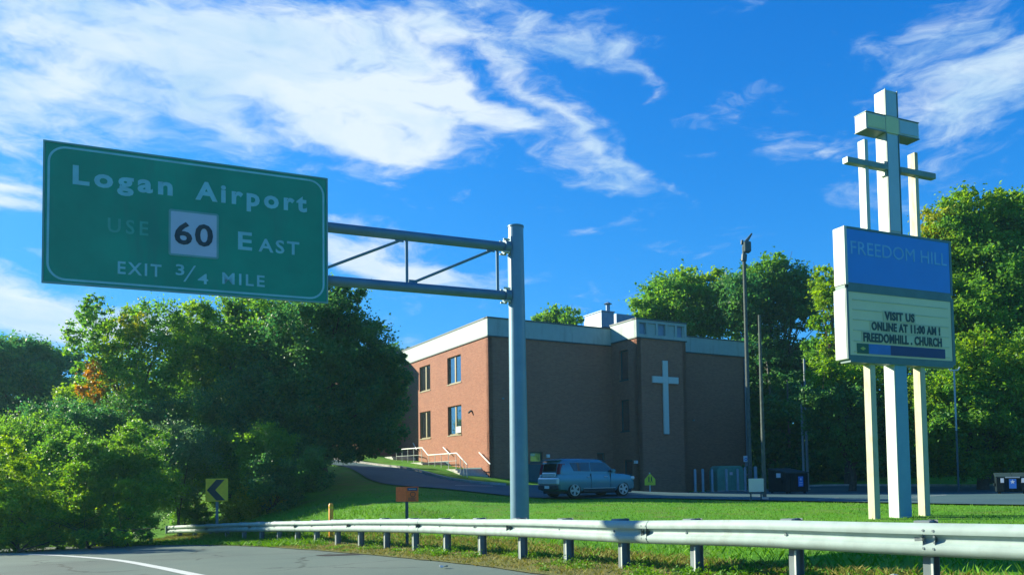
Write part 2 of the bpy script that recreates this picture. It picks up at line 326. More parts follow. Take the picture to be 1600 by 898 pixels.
# ------------------------------------------------------------------ terrain
RAIL = [(9.0, 1.2), (6.8, 4.4), (4.77, 7.32), (3.14, 9.66), (1.93, 11.6), (-.30, 15.65), (-3.5, 20.6), (-9.2, 28.3), (-15.3, 34.9)]
EDGE = [(14, -40), (10.5, -12), (8.1, .6), (5.9, 3.8), (3.85, 6.75), (2.2, 9.1), (.9, 11.1), (-1.25, 15.1), (-4.55, 20.2), (-8.3, 25.2), (-11.8, 28.2), (-16.2, 30.4), (-22, 31.6), (-34, 32), (-60, 30), (-140, 20)]
LINE = [(12, -40), (8.6, -12), (5.4, -1), (1.5, 4.5), (-2.3, 9.6), (-5.8, 14.4), (-7.4, 16.6), (-9.6, 19.5), (-11.6, 21.7), (-14.4, 24.3), (-17.9, 26.6), (-24, 28.2), (-34, 28.6), (-60, 26.4), (-140, 16)]
def crom(pts, n=8):
    pts = [Vector((*p, 0)) if len(p) == 2 else Vector(p) for p in pts]; out = []
    for i in range(len(pts)-1):
        p0 = pts[max(i-1, 0)]; p1 = pts[i]; p2 = pts[i+1]; p3 = pts[min(i+2, len(pts)-1)]
        for k in range(n):
            t = k/n; out.append(.5*((2*p1)+(p2-p0)*t+(2*p0-5*p1+4*p2-p3)*t*t+(3*p1-p0-3*p2+p3)*t**3))
    out.append(pts[-1]); return out
EDGEC = np.array([(p.x, p.y) for p in crom(EDGE, 5)])
def edge_dist(x, y):                       # + = off the road
    best = np.full(x.shape, 1e9); sgn = np.ones(x.shape)
    for (ax, ay), (bx, by) in zip(EDGEC[:-1], EDGEC[1:]):
        dx, dy = bx-ax, by-ay; L = dx*dx+dy*dy
        t = np.clip(((x-ax)*dx+(y-ay)*dy)/L, 0, 1); px, py = ax+t*dx, ay+t*dy
        d = np.hypot(x-px, y-py); s = np.sign(-(dx*(y-ay)-dy*(x-ax)))
        m = d < best; best = np.where(m, d, best); sgn = np.where(m, s, sgn)
    return best*sgn
CTRL = [(6.8, 4.4, -1.18), (4.77, 7.3, -1.28), (3.14, 9.7, -1.4), (1.9, 11.9, -1.5), (0, 15.6, -1.66), (-3.4, 20.6, -1.9), (-9.3, 28.4, -2.3), (-15.3, 35, -2.5), (-20, 33, -2.65), (-30, 34, -2.9),
        (1, 20, -1.36), (5, 19, -1.3), (9.6, 20.5, -1.26), (13, 17, -1.22), (18, 12, -1.15), (-2, 26, -1.25), (-5, 27, -1.3), (-8.5, 33, -1.2), (1.4, 35.5, -1.08), (5.6, 34, -1.1), (11.9, 29, -1.17), (15.7, 24.2, -1.17), (24, 18, -1.1),
        (-.6, 36, -.92), (-3.0, 37, -.67), (-6.9, 40, -.36), (-10.6, 48, .62), (-13, 42, -.2), (-.33, 41.3, -.57), (-3.6, 44, -.2), (-8.2, 50, .65), (-12.6, 55, 1.26), (-20, 66, 2.2),
        (-1.35, 46.7, -.15), (-3, 48.5, .35), (-5.5, 53, .85), (-8.6, 58.5, 1.4), (-12, 60, 1.9), (2, 43.5, -.6), (3.2, 48, -.75), (6.7, 50.5, -1.2), (10, 48.5, -1.25), (17, 56, -1.27), (12, 46, -1.25), (20, 45, -1.3), (30, 42, -1.3), (22, 34, -1.2), (34, 30, -1.1),
        (18, 60, -1.2), (22, 60, -.5), (32, 56, -.5), (45, 50, -.3), (30, 75, .6), (5, 80, 1), (-20, 90, 4), (-40, 60, 2.5), (-20, 44, -.8), (-28, 42, -1.6), (60, 100, 4), (60, 30, .3), (90, 60, 3), (-80, 80, 5), (30, -20, 0), (0, 140, 8)]
CTRL = np.array(CTRL); _c2 = 4.0
def _phi(r2): return np.sqrt(r2+_c2)
_A = _phi((CTRL[:, None, 0]-CTRL[None, :, 0])**2+(CTRL[:, None, 1]-CTRL[None, :, 1])**2)
_Wt = np.linalg.solve(np.block([[_A, np.ones((len(CTRL), 1))], [np.ones((1, len(CTRL))), np.zeros((1, 1))]]), np.append(CTRL[:, 2], 0))
def H(x, y):
    x = np.atleast_1d(np.asarray(x, float)); y = np.atleast_1d(np.asarray(y, float))
    z = np.full(x.shape, _Wt[-1])
    for (cx, cy, _), w in zip(CTRL, _Wt[:-1]): z = z+w*_phi((x-cx)**2+(y-cy)**2)
    r = np.hypot(x-5, y-40); z = z+(8-z)*np.clip((r-110)/150, 0, 1)     # level beyond the wood
    s = np.clip(-.5*x+.866*y, -40, 60); zr = -1.11-.042*s
    t = np.clip((edge_dist(x, y)-.5)/2.4, 0, 1); t = t*t*(3-2*t)
    return zr*(1-t)+z*t
def h1(x, y): return float(H(x, y)[0])
def at_ground(px, d): v = P(px, 741, d); return Vector((v.x, d, h1(v.x, d)))

def grid_obj(name, xs, ys, m, dz=0):
    X, Y = np.meshgrid(xs, ys); Z = H(X.ravel(), Y.ravel())+dz
    v = np.stack([X.ravel(), Y.ravel(), Z], 1); nx, ny = len(xs), len(ys)
    i = np.arange(nx*ny).reshape(ny, nx); f = np.stack([i[:-1, :-1], i[:-1, 1:], i[1:, 1:], i[1:, :-1]], -1).reshape(-1, 4)
    return mesh_np(name, v, f, m)
def mesh_np(name, v, f, mats, parent=None, mi=None, smooth=True):
    me = bpy.data.meshes.new(name); k = f.shape[1]
    me.vertices.add(len(v)); me.vertices.foreach_set('co', np.ascontiguousarray(v, dtype=np.float32).ravel())
    me.loops.add(f.size); me.loops.foreach_set('vertex_index', f.astype(np.int32).ravel())
    me.polygons.add(len(f)); me.polygons.foreach_set('loop_start', np.arange(0, f.size, k, dtype=np.int32))
    for mm in (mats if isinstance(mats, (list, tuple)) else [mats]): me.materials.append(mm)
    if mi is not None: me.polygons.foreach_set('material_index', mi.astype(np.int32))
    if smooth: me.polygons.foreach_set('use_smooth', np.ones(len(f), bool))
    me.update(calc_edges=True)
    o = bpy.data.objects.new(name, me); COL.objects.link(o)
    if parent: o.parent = parent
    return o
def axis(lo, hi, step, far):
    a = list(np.arange(lo, hi+.01, step)); s = step; x = a[-1]
    while x < far: s *= 1.35; x += s; a.append(x)
    s = step; x = a[0]; b = []
    while x > -far: s *= 1.35; x -= s; b.append(x)
    return np.array(b[::-1]+a)
def ribbon(name, A, B, m, dz, nu=6, kind='structure'):     # sheet between two polylines, draped on the terrain
    n = len(A); v = []
    for i in range(n):
        for k in range(nu+1):
            t = k/nu; v.append((A[i][0]*(1-t)+B[i][0]*t, A[i][1]*(1-t)+B[i][1]*t))
    v = np.array(v); z = H(v[:, 0], v[:, 1])+dz; v = np.column_stack([v, z])
    i = np.arange(n*(nu+1)).reshape(n, nu+1); f = np.stack([i[:-1, :-1], i[:-1, 1:], i[1:, 1:], i[1:, :-1]], -1).reshape(-1, 4)
    o = mesh_np(name, v, f, m); 
    if kind: o['kind'] = kind
    return o
g = grid_obj('ground', axis(-40, 48, .8, 2500), axis(-4, 72, .8, 2500), MT['grass'], -.02); g['kind'] = 'structure'
def offset(poly, d):                      # shift polyline sideways (left of travel)
    out = []
    for i, p in enumerate(poly):
        a = poly[max(i-1, 0)]; b = poly[min(i+1, len(poly)-1)]; t = Vector((b[0]-a[0], b[1]-a[1])).normalized()
        out.append((p[0]-t.y*d, p[1]+t.x*d))
    return out
E2 = [(p.x, p.y) for p in crom(EDGE, 10)]
def ragged(poly, amp=.09):
    return [(x+amp*(random.random()-.5), y+amp*(random.random()-.5)) for x, y in poly]
ribbon('road', [(x, y) for x, y in ragged(E2)], offset(E2, 16), MT['asphalt'], .03, 10)
vg = [q for q in E2 if 1 < q[1] < 31.0 and q[0] > -17]
ribbon('verge', offset(ragged(vg, .12), -1.5), offset(ragged(vg, .10), .10), MT['soil'], .045, 6)
L2 = [(p.x, p.y) for p in crom(LINE, 10)]
ribbon('road_edge_line', L2, offset(L2, .22), MT['paint'], .036, 1)
FR = crom([(-24, 70), (-11.6, 50.5), (-6.9, 40.4), (-3.0, 37.2), (-.6, 36), (1.4, 35.4), (5.6, 33.9), (11.9, 29), (15.7, 24.5), (24, 18.5), (45, 8)], 8)
BK = crom([(-29, 74), (-12.9, 55.3), (-8.2, 50), (-3.6, 44), (-.33, 41.3), (2.2, 43.6), (7.5, 47.2), (11.5, 49.8), (19, 54), (30, 47), (60, 35)], 8)
FR = [(p.x, p.y) for p in FR]; BK = [(p.x, p.y) for p in BK]
ribbon('parking_lot', FR, BK, MT['lot'], .03, 22)
cb = MB()
def curb(poly, w=.16, h=.14, name='curb'):
    A = poly; B = offset(poly, -w); m_ = MB(); n = len(A)
    za = H([p[0] for p in A], [p[1] for p in A])
    vs = []
    for i in range(n):
        vs += [(A[i][0], A[i][1], za[i]-.1), (A[i][0], A[i][1], za[i]+h), (B[i][0], B[i][1], za[i]+h), (B[i][0], B[i][1], za[i]-.1)]
    fs = [(i*4+k, i*4+(k+1) % 4, i*4+4+(k+1) % 4, i*4+4+k) for i in range(n-1) for k in range(4)]+[(0, 1, 2, 3), (4*n-1, 4*n-2, 4*n-3, 4*n-4)]
    m_.add(vs, fs); return m_.build(name, MT['concrete'], kind='structure')
curb([p for p in BK if -15 < p[0] < -.2])
curb([p for p in BK if p[0] > 18.6])
for (a, b) in (((-2.9, 39.6), (-1.0, 40.3)), ((9.3, 33.6), (11.1, 35.0)), ((12.2, 31.2), (13.6, 32.6)), ((16, 32), (20, 36))):
    ribbon('parking_line', [a, b], offset([a, b], .1), MT['paint'], .036, 1)
pp = at_ground(545, 19.8); pts = []
ang = np.linspace(0, 2*pi, 22, endpoint=False)
v = [(pp.x+1.0, pp.y+.6)]
pc = Vector((-4.05, 18.75)); ring = [(pc.x+(.62+.12*sin(3*a)+.08*random.random())*cos(a), pc.y+(.42+.1*cos(2*a))*sin(a)) for a in ang]
mm = MB(); vs = [(pc.x, pc.y, h1(pc.x, pc.y)+.045)]+[(x, y, h1(x, y)+.036) for x, y in ring]
mm.add(vs, [(0, i+1, (i+1) % 22+1) for i in range(22)]); mm.build('asphalt_patch', MT['patch'], kind='structure')

# ------------------------------------------------------------------ church building
C0 = P(765, 741, 47.0); C0 = Vector((C0.x, 47.0, 0))
A_ = Vector((.875, .485, 0)).normalized(); NA = Vector((A_.y, -A_.x, 0))      # right facade direction / outward normal
B_ = Vector((-A_.y, A_.x, 0)); NB = Vector((-A_.x, -A_.y, 0))                 # left facade direction / outward normal
Zv = Vector((0, 0, 1)); Z0 = -2.0
def wall(o, a, nrm, L, z0, z1, holes, name, m, parent, th=.3):
    """wall slab with real openings; outer face on the line o..o+a*L"""
    us = sorted({0, L, *[h[0] for h in holes], *[h[1] for h in holes]}); zs = sorted({z0, z1, *[h[2] for h in holes], *[h[3] for h in holes]})
    idx = {}; mb = MB(); fs = []; 
    def vid(u, z, w):
        k = (u, z, w)
        if k not in idx: idx[k] = len(mb.v); p = o+a*u-nrm*(th*w); mb.v.append((p.x, p.y, z))
        return idx[k]
    solid = lambda i, j: 0 <= i < len(us)-1 and 0 <= j < len(zs)-1 and not any(h[0] <= us[i] < h[1] and h[2] <= zs[j] < h[3] for h in holes)
    for i in range(len(us)-1):
        for j in range(len(zs)-1):
            if not solid(i, j): continue
            u0, u1, a0, a1 = us[i], us[i+1], zs[j], zs[j+1]
            fs.append((vid(u0, a0, 0), vid(u1, a0, 0), vid(u1, a1, 0), vid(u0, a1, 0))); fs.append((vid(u0, a1, 1), vid(u1, a1, 1), vid(u1, a0, 1), vid(u0, a0, 1)))
            for (di, dj, q) in ((-1, 0, ((u0, a0), (u0, a1))), (1, 0, ((u1, a1), (u1, a0))), (0, -1, ((u1, a0), (u0, a0))), (0, 1, ((u0, a1), (u1, a1)))):
                if not solid(i+di, j+dj): (p, r) = q; fs.append((vid(*p, 0), vid(*r, 0), vid(*r, 1), vid(*p, 1)))
    mb.f = fs; mb.mi = [0]*len(fs)
    ob = mb.build(name, m, parent); me = ob.data; uv = me.uv_layers.new(name='UVMap')
    for lp in me.loops:
        c = me.vertices[lp.vertex_index].co; uv.data[lp.index].uv = ((c-o).dot(a)-(c-o).dot(nrm), c.z)
    return ob
church = empty('church_building', (C0.x, C0.y, -.2), 'red brick church with pale parapet and tall white cross on its stair tower', 'building')
church_inv = Matrix.Translation((-C0.x, -C0.y, .2))
def adopt(o): return o
PZ0, PZ1 = 8.47, 9.52; TZ0, TZ1 = 8.62, 9.74
LH = [(3.86, 6.0, 6.08, 7.88), (8.93, 10.9, 6.08, 7.88), (3.86, 6.0, 2.68, 4.6), (8.93, 10.9, 2.68, 4.6)]
church.location = (0, 0, 0)
wall(C0, B_, NB, 14.9, Z0, PZ0, LH, 'brick_wall', MT['brick'], church)
RH = [(2.85, 3.75, .75, 1.4), (7.9, 8.5, .85, 1.35)]
wall(C0+A_*.0, A_, NA, 9.2, Z0, PZ0, RH, 'brick_wall', MT['brick'], church)
wall(C0+A_*13.23, A_, NA, 8.17, Z0, PZ0, [], 'brick_wall', MT['brick'], church)
T0 = C0+A_*9.2
TH = [(.87, 1.77, 6.02, 7.96), (.87, 1.77, 2.72, 4.74), (1.1, 2.0, -.1, .85)]
wall(T0, NA, NB, 2.7, Z0, TZ0, TH, 'tower_wall', MT['brick'], church)
wall(T0+NA*2.7, A_, NA, 4.03, Z0, TZ0, [], 'tower_wall', MT['brick'], church)
wall(T0+NA*2.7+A_*4.03, -NA, A_, 2.7, Z0, TZ0, [], 'tower_wall', MT['brick'], church)
W0 = C0+B_*14.9
wall(W0+NB*3.0, -NB, NA, 3.0, Z0, PZ0, [], 'wing_wall', MT['brick'], church)
wall(W0+NB*3.0, B_, NB, 14, Z0, PZ0, [], 'wing_wall', MT['brick'], church)
wall(C0+A_*21.4, B_, A_, 28.9, Z0, PZ0, [], 'rear_wall', MT['brick'], church)
wall(W0+B_*14-A_*2, A_, B_, 23.4, Z0, PZ0, [], 'rear_wall', MT['brick'], church)
def strip(o, a, nrm, L, z0, z1, th, proud, m, name, e0=0, e1=0):
    mb = MB(); mb.obox(o-a*e0+nrm*proud+Zv*z0, a*(L+e0+e1), -nrm*th, Zv*(z1-z0)); return mb.build(name, m, church)
pr = .06
def band(o, a, nrm, L, z0, z1, e0, e1, seams):
    n = max(1, int(L/seams)); w = (L+e0+e1)/n
    for i in range(n):
        mb = MB(); mb.obox(o-a*e0+a*(w*i+.006)+nrm*pr+Zv*z0, a*(w-.012), -nrm*.3, Zv*(z1-z0)); mb.build('parapet_panel', MT['parapet'], church)
    strip(o, a, nrm, L, z1, z1+.08, .42, pr+.04, MT['coping'], 'coping', e0+.04, e1+.04)
    strip(o, a, nrm, L, z0-.07, z0-.002, .12, pr+.015, MT['coping'], 'drip_edge', e0+.015, e1+.015)
band(C0, B_, NB, 14.9, PZ0, PZ1, 0, -.06, 3.0)
band(C0, A_, NA, 9.2, PZ0, PZ1, pr, -pr, 3.0)
band(C0+A_*13.23, A_, NA, 8.17, PZ0, PZ1, -pr, pr, 2.7)
band(T0, NA, NB, 2.7, TZ0, TZ1, 0, 0, 3.0)
band(T0+NA*2.7+A_*4.03, -NA, A_, 2.7, TZ0, TZ1, 0, 0, 3.0)
band(W0+NB*3.0, -NB, NA, 3.0, PZ0, PZ1, pr, -pr, 3.0)
band(W0+NB*3.0, B_, NB, 14, PZ0, PZ1, 0, 0, 3.0)
# tower front parapet: three deep square recesses in a white frame, grey ones between
TF = T0+NA*2.7; hs = [(.12+.79*i, .12+.79*i+.62) for i in range(5)]
tw = wall(TF+NA*pr-A_*pr, A_, NA, 4.03+2*pr, TZ0, TZ1, [(a+pr, b+pr, TZ0+.2, TZ1-.18) for a, b in hs], 'parapet_frame', MT['parapet'], church, .22)
for i, (a, b) in enumerate(hs):
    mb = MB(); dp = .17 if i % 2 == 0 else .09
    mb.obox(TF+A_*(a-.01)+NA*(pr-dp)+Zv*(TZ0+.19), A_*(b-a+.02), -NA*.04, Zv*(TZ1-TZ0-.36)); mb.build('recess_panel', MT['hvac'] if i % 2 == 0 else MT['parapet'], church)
strip(TF, A_, NA, 4.03, TZ1, TZ1+.08, .42, pr+.04, MT['coping'], 'coping', pr+.04, pr+.04)
strip(TF, A_, NA, 4.03, TZ0-.07, TZ0-.002, .12, pr+.015, MT['coping'], 'drip_edge', pr+.015, pr+.015)
# roofs
rf = MB(); c = [C0+Zv*9.1, C0+A_*21.4+Zv*9.1, C0+A_*21.4+B_*28.9+Zv*9.1, C0+B_*28.9+Zv*9.1]
rf.obox(C0+A_*.2+B_*.2+Zv*8.9, A_*21, B_*28.5, Zv*.2); rf.obox(T0+A_*.2-B_*2.5+Zv*9.15, A_*3.6, B_*2.6, Zv*.2); rf.build('roof', MT['lid'], church)
def window(o, a, nrm, h, mull=True, fm='frame'):
    u0, u1, z0, z1 = h; fw = .07; fr = MB(); o2 = o-nrm*.10
    def bar(ua, ub, za, zb, d=.09): fr.obox(o2+a*ua+Zv*za, a*(ub-ua), -nrm*d, Zv*(zb-za))
    bar(u0, u0+fw, z0, z1); bar(u1-fw, u1, z0, z1); bar(u0+fw, u1-fw, z0, z0+fw); bar(u0+fw, u1-fw, z1-fw, z1)
    um = (u0+u1)/2
    if mull: bar(um-.09, um+.09, z0+fw, z1-fw, .10)
    w = fr.build('window', MT[fm], church)
    sl = MB(); sl.obox(o+nrm*.04+a*(u0-.03)+Zv*(z0-.07), a*(u1-u0+.06), -nrm*.16, Zv*.068); sl.build('sill', MT[fm], w)
    for (pa, pb) in (((u0+fw, um-.09), (um+.09, u1-fw)) if mull else ((u0+fw, u1-fw),)):
        p = MB(); p.obox(o2-nrm*.04+a*pa+Zv*(z0+fw), a*(pb-pa), -nrm*.02, Zv*(z1-z0-2*fw)); p.build('pane', MT['glass'], w)
    return w
for h in LH: w = window(C0, B_, NB, h)
acb = MB(); acb.obox(C0+B_*3.95+NB*.02+Zv*2.78, B_*.75, -NB*.3, Zv*.42); acb.build('window_air_conditioner', MT['whiteclean'], church)
for h in TH[:2]: window(T0, NA, NB, h, False, 'coping')
window(T0, NA, NB, TH[2], False, 'coping')
for h in RH: window(C0, A_, NA, h, False, 'coping')
# white cross on tower
xc = TF+NA*.0; cr = empty('wall_cross', (0, 0, 0)); bpy.data.objects.remove(cr)
mb = MB(); mb.obox(xc+A_*(2.17-.2)+NA*.16+Zv*2.47, A_*.4, -NA*.12, Zv*4.73); b1 = mb.build('cross_upright', MT['whiteclean'], church); bevel(b1, .01)
mb = MB(); mb.obox(xc+A_*(2.17-1.05)+NA*.165+Zv*5.74, A_*.845, -NA*.13, Zv*.42); mb.obox(xc+A_*(2.17+.205)+NA*.165+Zv*5.74, A_*.845, -NA*.13, Zv*.42); mb.build('cross_arm', MT['whiteclean'], church)
mb = MB(); [mb.obox(xc+A_*2.1+NA*.04+Zv*z, A_*.14, -NA*.04, Zv*.1) for z in (2.8, 4.2, 6.8)]; mb.build('cross_bracket', MT['coping'], church)
# wall lights, plate, dark basement door, downspout
def wlight(p, nrm, a):
    mb = MB(); mb.obox(p-a*.12+Zv*-.1, a*.24, -nrm*.14, Zv*.2); o = mb.build('wall_light', MT['lamp'], church); return o
wlight(TF+A_*-.0+NB*.14+NA*-.25+Zv*.7+NA*0, NB, NA); 
mb = MB(); mb.obox(C0+A_*4.0+NA*.14+Zv*1.05, A_*.2, -NA*.14, Zv*.2); mb.build('wall_light', MT['lamp'], church)
mb = MB(); mb.obox(C0+A_*2.75+NA*.02+Zv*.32, A_*.35, -NA*.02, Zv*.13); mb.build('wall_plate', MT['sticker'], church)
mb = MB(); mb.obox(C0+A_*1.6+NA*.05+Zv*-1.6, A_*2.7, -NA*.05, Zv*2.25); mb.build('basement_panel', MT['teal'], church)
mb = MB(); mb.tube([C0+A_*21.2+NA*.12+Zv*-1.6, C0+A_*21.2+NA*.12+Zv*8.3], .09, 8); mb.build('downspout', MT['greypole'], church)
mb = MB(); mb.obox(C0+B_*2.3+NB*.12+Zv*4.0, B_*.12, -NB*.12, Zv*.1); mb.tube([C0+B_*2.36+NB*.1+Zv*4.02, C0+B_*2.36+NB*.22+Zv*3.92], .06, 8); mb.build('security_camera', MT['darkpost'], church)
mb = MB(); mb.obox(C0+A_*.9+NA*.1+Zv*4.6, A_*.12, -NA*.1, Zv*.1); mb.build('wall_fitting', MT['greypole'], church)
mb = MB(); mb.obox(T0+A_*6.9+NA*.1+Zv*3.6, A_*.12, -NA*.1, Zv*.1); mb.build('wall_fitting', MT['greypole'], church)
# dark teal panels low on the wall
mb = MB(); mb.prism([(9.6, .2), (9.6, .98), (6.1, .98), (5.2, .5), (5.2, .2)], C0+NB*.03, B_, Zv, -NB*.03); mb.build('low_wall_panel', MT['teal'], church)
mb = MB(); mb.prism([(4.6, -.4), (4.6, .48), (1.1, .48), (.12, -.12), (.12, -.4)], C0+NB*.03, B_, Zv, -NB*.03); mb.build('low_wall_panel', MT['teal'], church)
# roof equipment
def rbox(nm, px0, px1, py, d, dep, m1, lab):
    a = P(px0, py, d); b = P(px1, py, d); t = empty(nm, (a.x, a.y, 9.1), lab, 'roof unit')
    L = (b-a).length/max(.2, A_.x); mb = MB(); h = a.z-9.12
    mb.obox((0, 0, .02), A_*L, B_*dep, Zv*h); bevel(mb.build('casing', m1, t), .03)
    mb = MB(); mb.obox(-A_*.05-B_*.05+Zv*(h+.02), A_*(L+.1), B_*(dep+.1), Zv*.07); mb.build('lid', MT['hvac'], t)
    for k in range(4):
        mb = MB(); mb.obox(A_*(.1)-B_*.03+Zv*(.5+k*.3), A_*(L-.2), B_*.03, Zv*.1); mb.build('louvre', MT['dark'], t)
    return t
r1 = rbox('roof_unit', 940, 961, 486, 56, 2.2, MT['hvac'], 'tall grey air handling unit with its sunlit end coloured pale on the church roof')
mb = MB(); mb.obox(NB*.02+Zv*.05, B_*2.2, -NB*.0+NB*.02, Zv*2.2); mb.build('sunlit_end_panel', MT['hvacwhite'], r1)  # white panel puts the sunlight on this end into the colour
a = P(963, 490, 58); r2 = empty('roof_duct', (a.x, a.y, 9.1), 'long low blue grey duct on the church roof beside the air handling unit', 'duct')
mb = MB(); mb.prism([(0, 0), (0, a.z-9.1), (1.6, a.z-9.1), (2.9, 1.7), (2.9, 0)], (0, 0, .02), A_, Zv, B_*1.6); mb.build('duct_casing', MT['hvac'], r2)
mb = MB(); mb.obox(A_*.6-B_*.03+Zv*.6, A_*1.2, B_*.03, Zv*.7); mb.build('access_panel', MT['hvacwhite'], r2)
a = P(950, 488, 60); v_ = empty('roof_vent', (a.x, a.y, 9.1), 'thin vent stack rising behind the roof units of the church', 'vent')
mb = MB(); mb.tube([(0, 0, 0), (0, 0, P(950, 476, 60).z-9.1)], .16, 8); mb.build('stack', MT['hvac'], v_)
mb = MB(); mb.tube([(0, 0, P(950, 475, 60).z-9.1), (0, 0, P(950, 472, 60).z-9.1)], [.34, .1], 8); mb.build('cap', MT['hvac'], v_)

# ------------------------------------------------------------------ stairs along the left facade
st = empty('entrance_stairs', tuple(C0+NB*.9), 'concrete steps and landings with pale metal handrails along the sunlit brick wall', 'stairs')
iC = -(C0+NB*.9)
def S(s, o, z): return C0+B_*s+NB*o+Zv*z+iC
def slab(s0, s1, z0, z1, name, m=MT['concrete'], o0=.04, o1=1.8):
    mb = MB(); mb.obox(S(s1, o0, z0), -B_*(s1-s0), NB*(o1-o0), Zv*(z1-z0)); return mb.build(name, m, st)
slab(11.9, 14.6, -.4, 1.45, 'landing'); slab(6.4, 11.2, -1, .92, 'landing'); slab(.98, 5.4, -1, .40, 'landing')
def steps(s0, s1, za, zb, n):
    for i in range(n):
        w = (s0-s1)/n; z = za+(zb-za)*(i+.6)/n; slab(s0-w*(i+1)+.003, s0-w*i-.003, -1.2, z, 'step')
steps(11.9, 11.2, 1.45, .92, 3); steps(6.4, 5.4, .92, .40, 4); steps(.98, -.45, .40, -.32, 5)
def rail(pts, r=.028, m=MT['whiteclean'], name='handrail'):
    mb = MB(); mb.tube([S(*p) for p in pts], r, 7); return mb.build(name, m, st, True)
rail([(14.3, 1.7, 2.7), (11.9, 1.7, 2.45), (11.3, 1.7, 1.92), (6.4, 1.7, 1.88), (5.4, 1.7, 1.36), (1.0, 1.7, 1.36), (-.45, 1.7, .64)], .035)
for q in ([(11.9, .15, 2.45), (11.2, .15, 1.92)], [(6.45, .15, 1.92), (5.3, .15, 1.38)], [(1.07, .15, 1.40), (-.4, .15, .66)]): rail(q, .04)
rail([(6.4, 1.7, 1.4), (11.3, 1.7, 1.44)], .014); rail([(1.0, 1.7, .9), (5.4, 1.7, .9)], .014)
for s in (11.2, 10.1, 9.0, 7.9, 6.5): rail([(s, 1.7, .92), (s, 1.7, 1.89)], .02, name='baluster')
for s in (5.3, 4.3, 3.3, 2.2, 1.1): rail([(s, 1.7, .4), (s, 1.7, 1.36)], .02, name='baluster')
for s, z in ((.5, 1.1), (0, .86), (-.42, .65)): rail([(s, 1.7, -.4), (s, 1.7, z)], .02, name='baluster')
# ------------------------------------------------------------------ highway sign on its cantilever mast
SO = Vector((-9.83, 16.28, 4.215)); SD = Vector((5.41, 2.34, 0)).normalized(); SN = Vector((SD.y, -SD.x, 0)); SW, SH = 5.9, 2.99
sg = empty('highway_sign', tuple(SO+SD*SW/2), 'large green overhead highway sign reading Logan Airport, hung on the grey mast arm', 'road sign')
sg.location = (0, 0, 0)
mb = MB(); mb.obox(SO, SD*SW, -SN*.05, Zv*SH); bevel(mb.build('panel', MT['signgreen'], sg), .008)
mb = MB(); e = .035
for (o, a, b) in ((SO-SD*e, SD*e, Zv*SH), (SO+SD*SW, SD*e, Zv*SH), (SO-Zv*e-SD*e, SD*(SW+2*e), Zv*e), (SO+Zv*SH-SD*e, SD*(SW+2*e), Zv*e)): mb.obox(o+SN*.012, a, -SN*.07, b)
mb.build('edge_trim', MT['signframe'], sg)
def rrect(u0, u1, v0, v1, r, n=8):
    out = []
    for cx, cy, a0 in ((u1-r, v1-r, 0), (u0+r, v1-r, 90), (u0+r, v0+r, 180), (u1-r, v0+r, 270)):
        for k in range(n+1): t = rad(a0+90*k/n); out.append((cx+r*cos(t), cy+r*sin(t)))
    return out
def ringmesh(o, a, nrm, box, r, w, name, m, parent, lift=.006):
    A = rrect(*box, r); B = rrect(box[0]+w, box[1]-w, box[2]+w, box[3]-w, r-w if r > w else .001); n = len(A); mb = MB()
    pt = lambda q, d: o+a*q[0]+Zv*q[1]+nrm*d
    mb.add([pt(q, 0) for q in A]+[pt(q, lift) for q in A]+[pt(q, lift) for q in B]+[pt(q, 0) for q in B],
           [(k*n+i, k*n+(i+1) % n, (k+1)*n+(i+1) % n, (k+1)*n+i) for k in range(3) for i in range(n)])
    return mb.build(name, m, parent)
ringmesh(SO, SD, SN, (.05, SW-.05, .04, SH-.05), .36, .045, 'border', MT['signwhite'], sg)
LT = lambda s, u0, u1, v, cap, m='signwhite', bold=.02, sp=1.2: lettering(s, MT[m], sg, SO, SD, SN, u0, u1, v, cap, bold, sp)
LT('Logan', .52, 2.49, 2.14, .42, bold=.035, sp=1.3); LT('Airport', 2.96, 5.44, 2.12, .43, bold=.035, sp=1.3)
LT('USE', 1.2, 2.0, 1.18, .31, 'faded', .012, 1.35); LT('E', 3.88, 4.19, 1.07, .42); LT('AST', 4.33, 5.26, 1.07, .31, sp=1.25)
LT('EXIT', 1.4, 2.27, .28, .275, bold=.015, sp=1.25); LT('3', 2.56, 2.74, .36, .24, bold=.015); LT('4', 3.02, 3.24, .2, .23, bold=.015); LT('MILE', 3.54, 4.47, .24, .265, bold=.015, sp=1.25)
mb = MB(); mb.prism([(2.72, .22), (2.76, .22), (2.98, .6), (2.94, .6)], SO+SN*.001, SD, Zv, SN*.006); mb.build('lettering', MT['signwhite'], sg)
mb = MB(); mb.prism(rrect(2.45, 3.42, .83, 1.80, .04, 4), SO+SN*.001, SD, Zv, SN*.012); sh = mb.build('route_shield', MT['shield'], sg)
ringmesh(SO+SN*.001, SD, SN, (2.41, 3.46, .79, 1.84), .06, .045, 'shield_border', MT['signframe'], sg, .014)
o_ = lettering('60', MT['black'], sh, SO+SN*.013, SD, SN, 2.53, 3.34, 1.06, .50, .022, 1.1); o_.name = 'numerals'
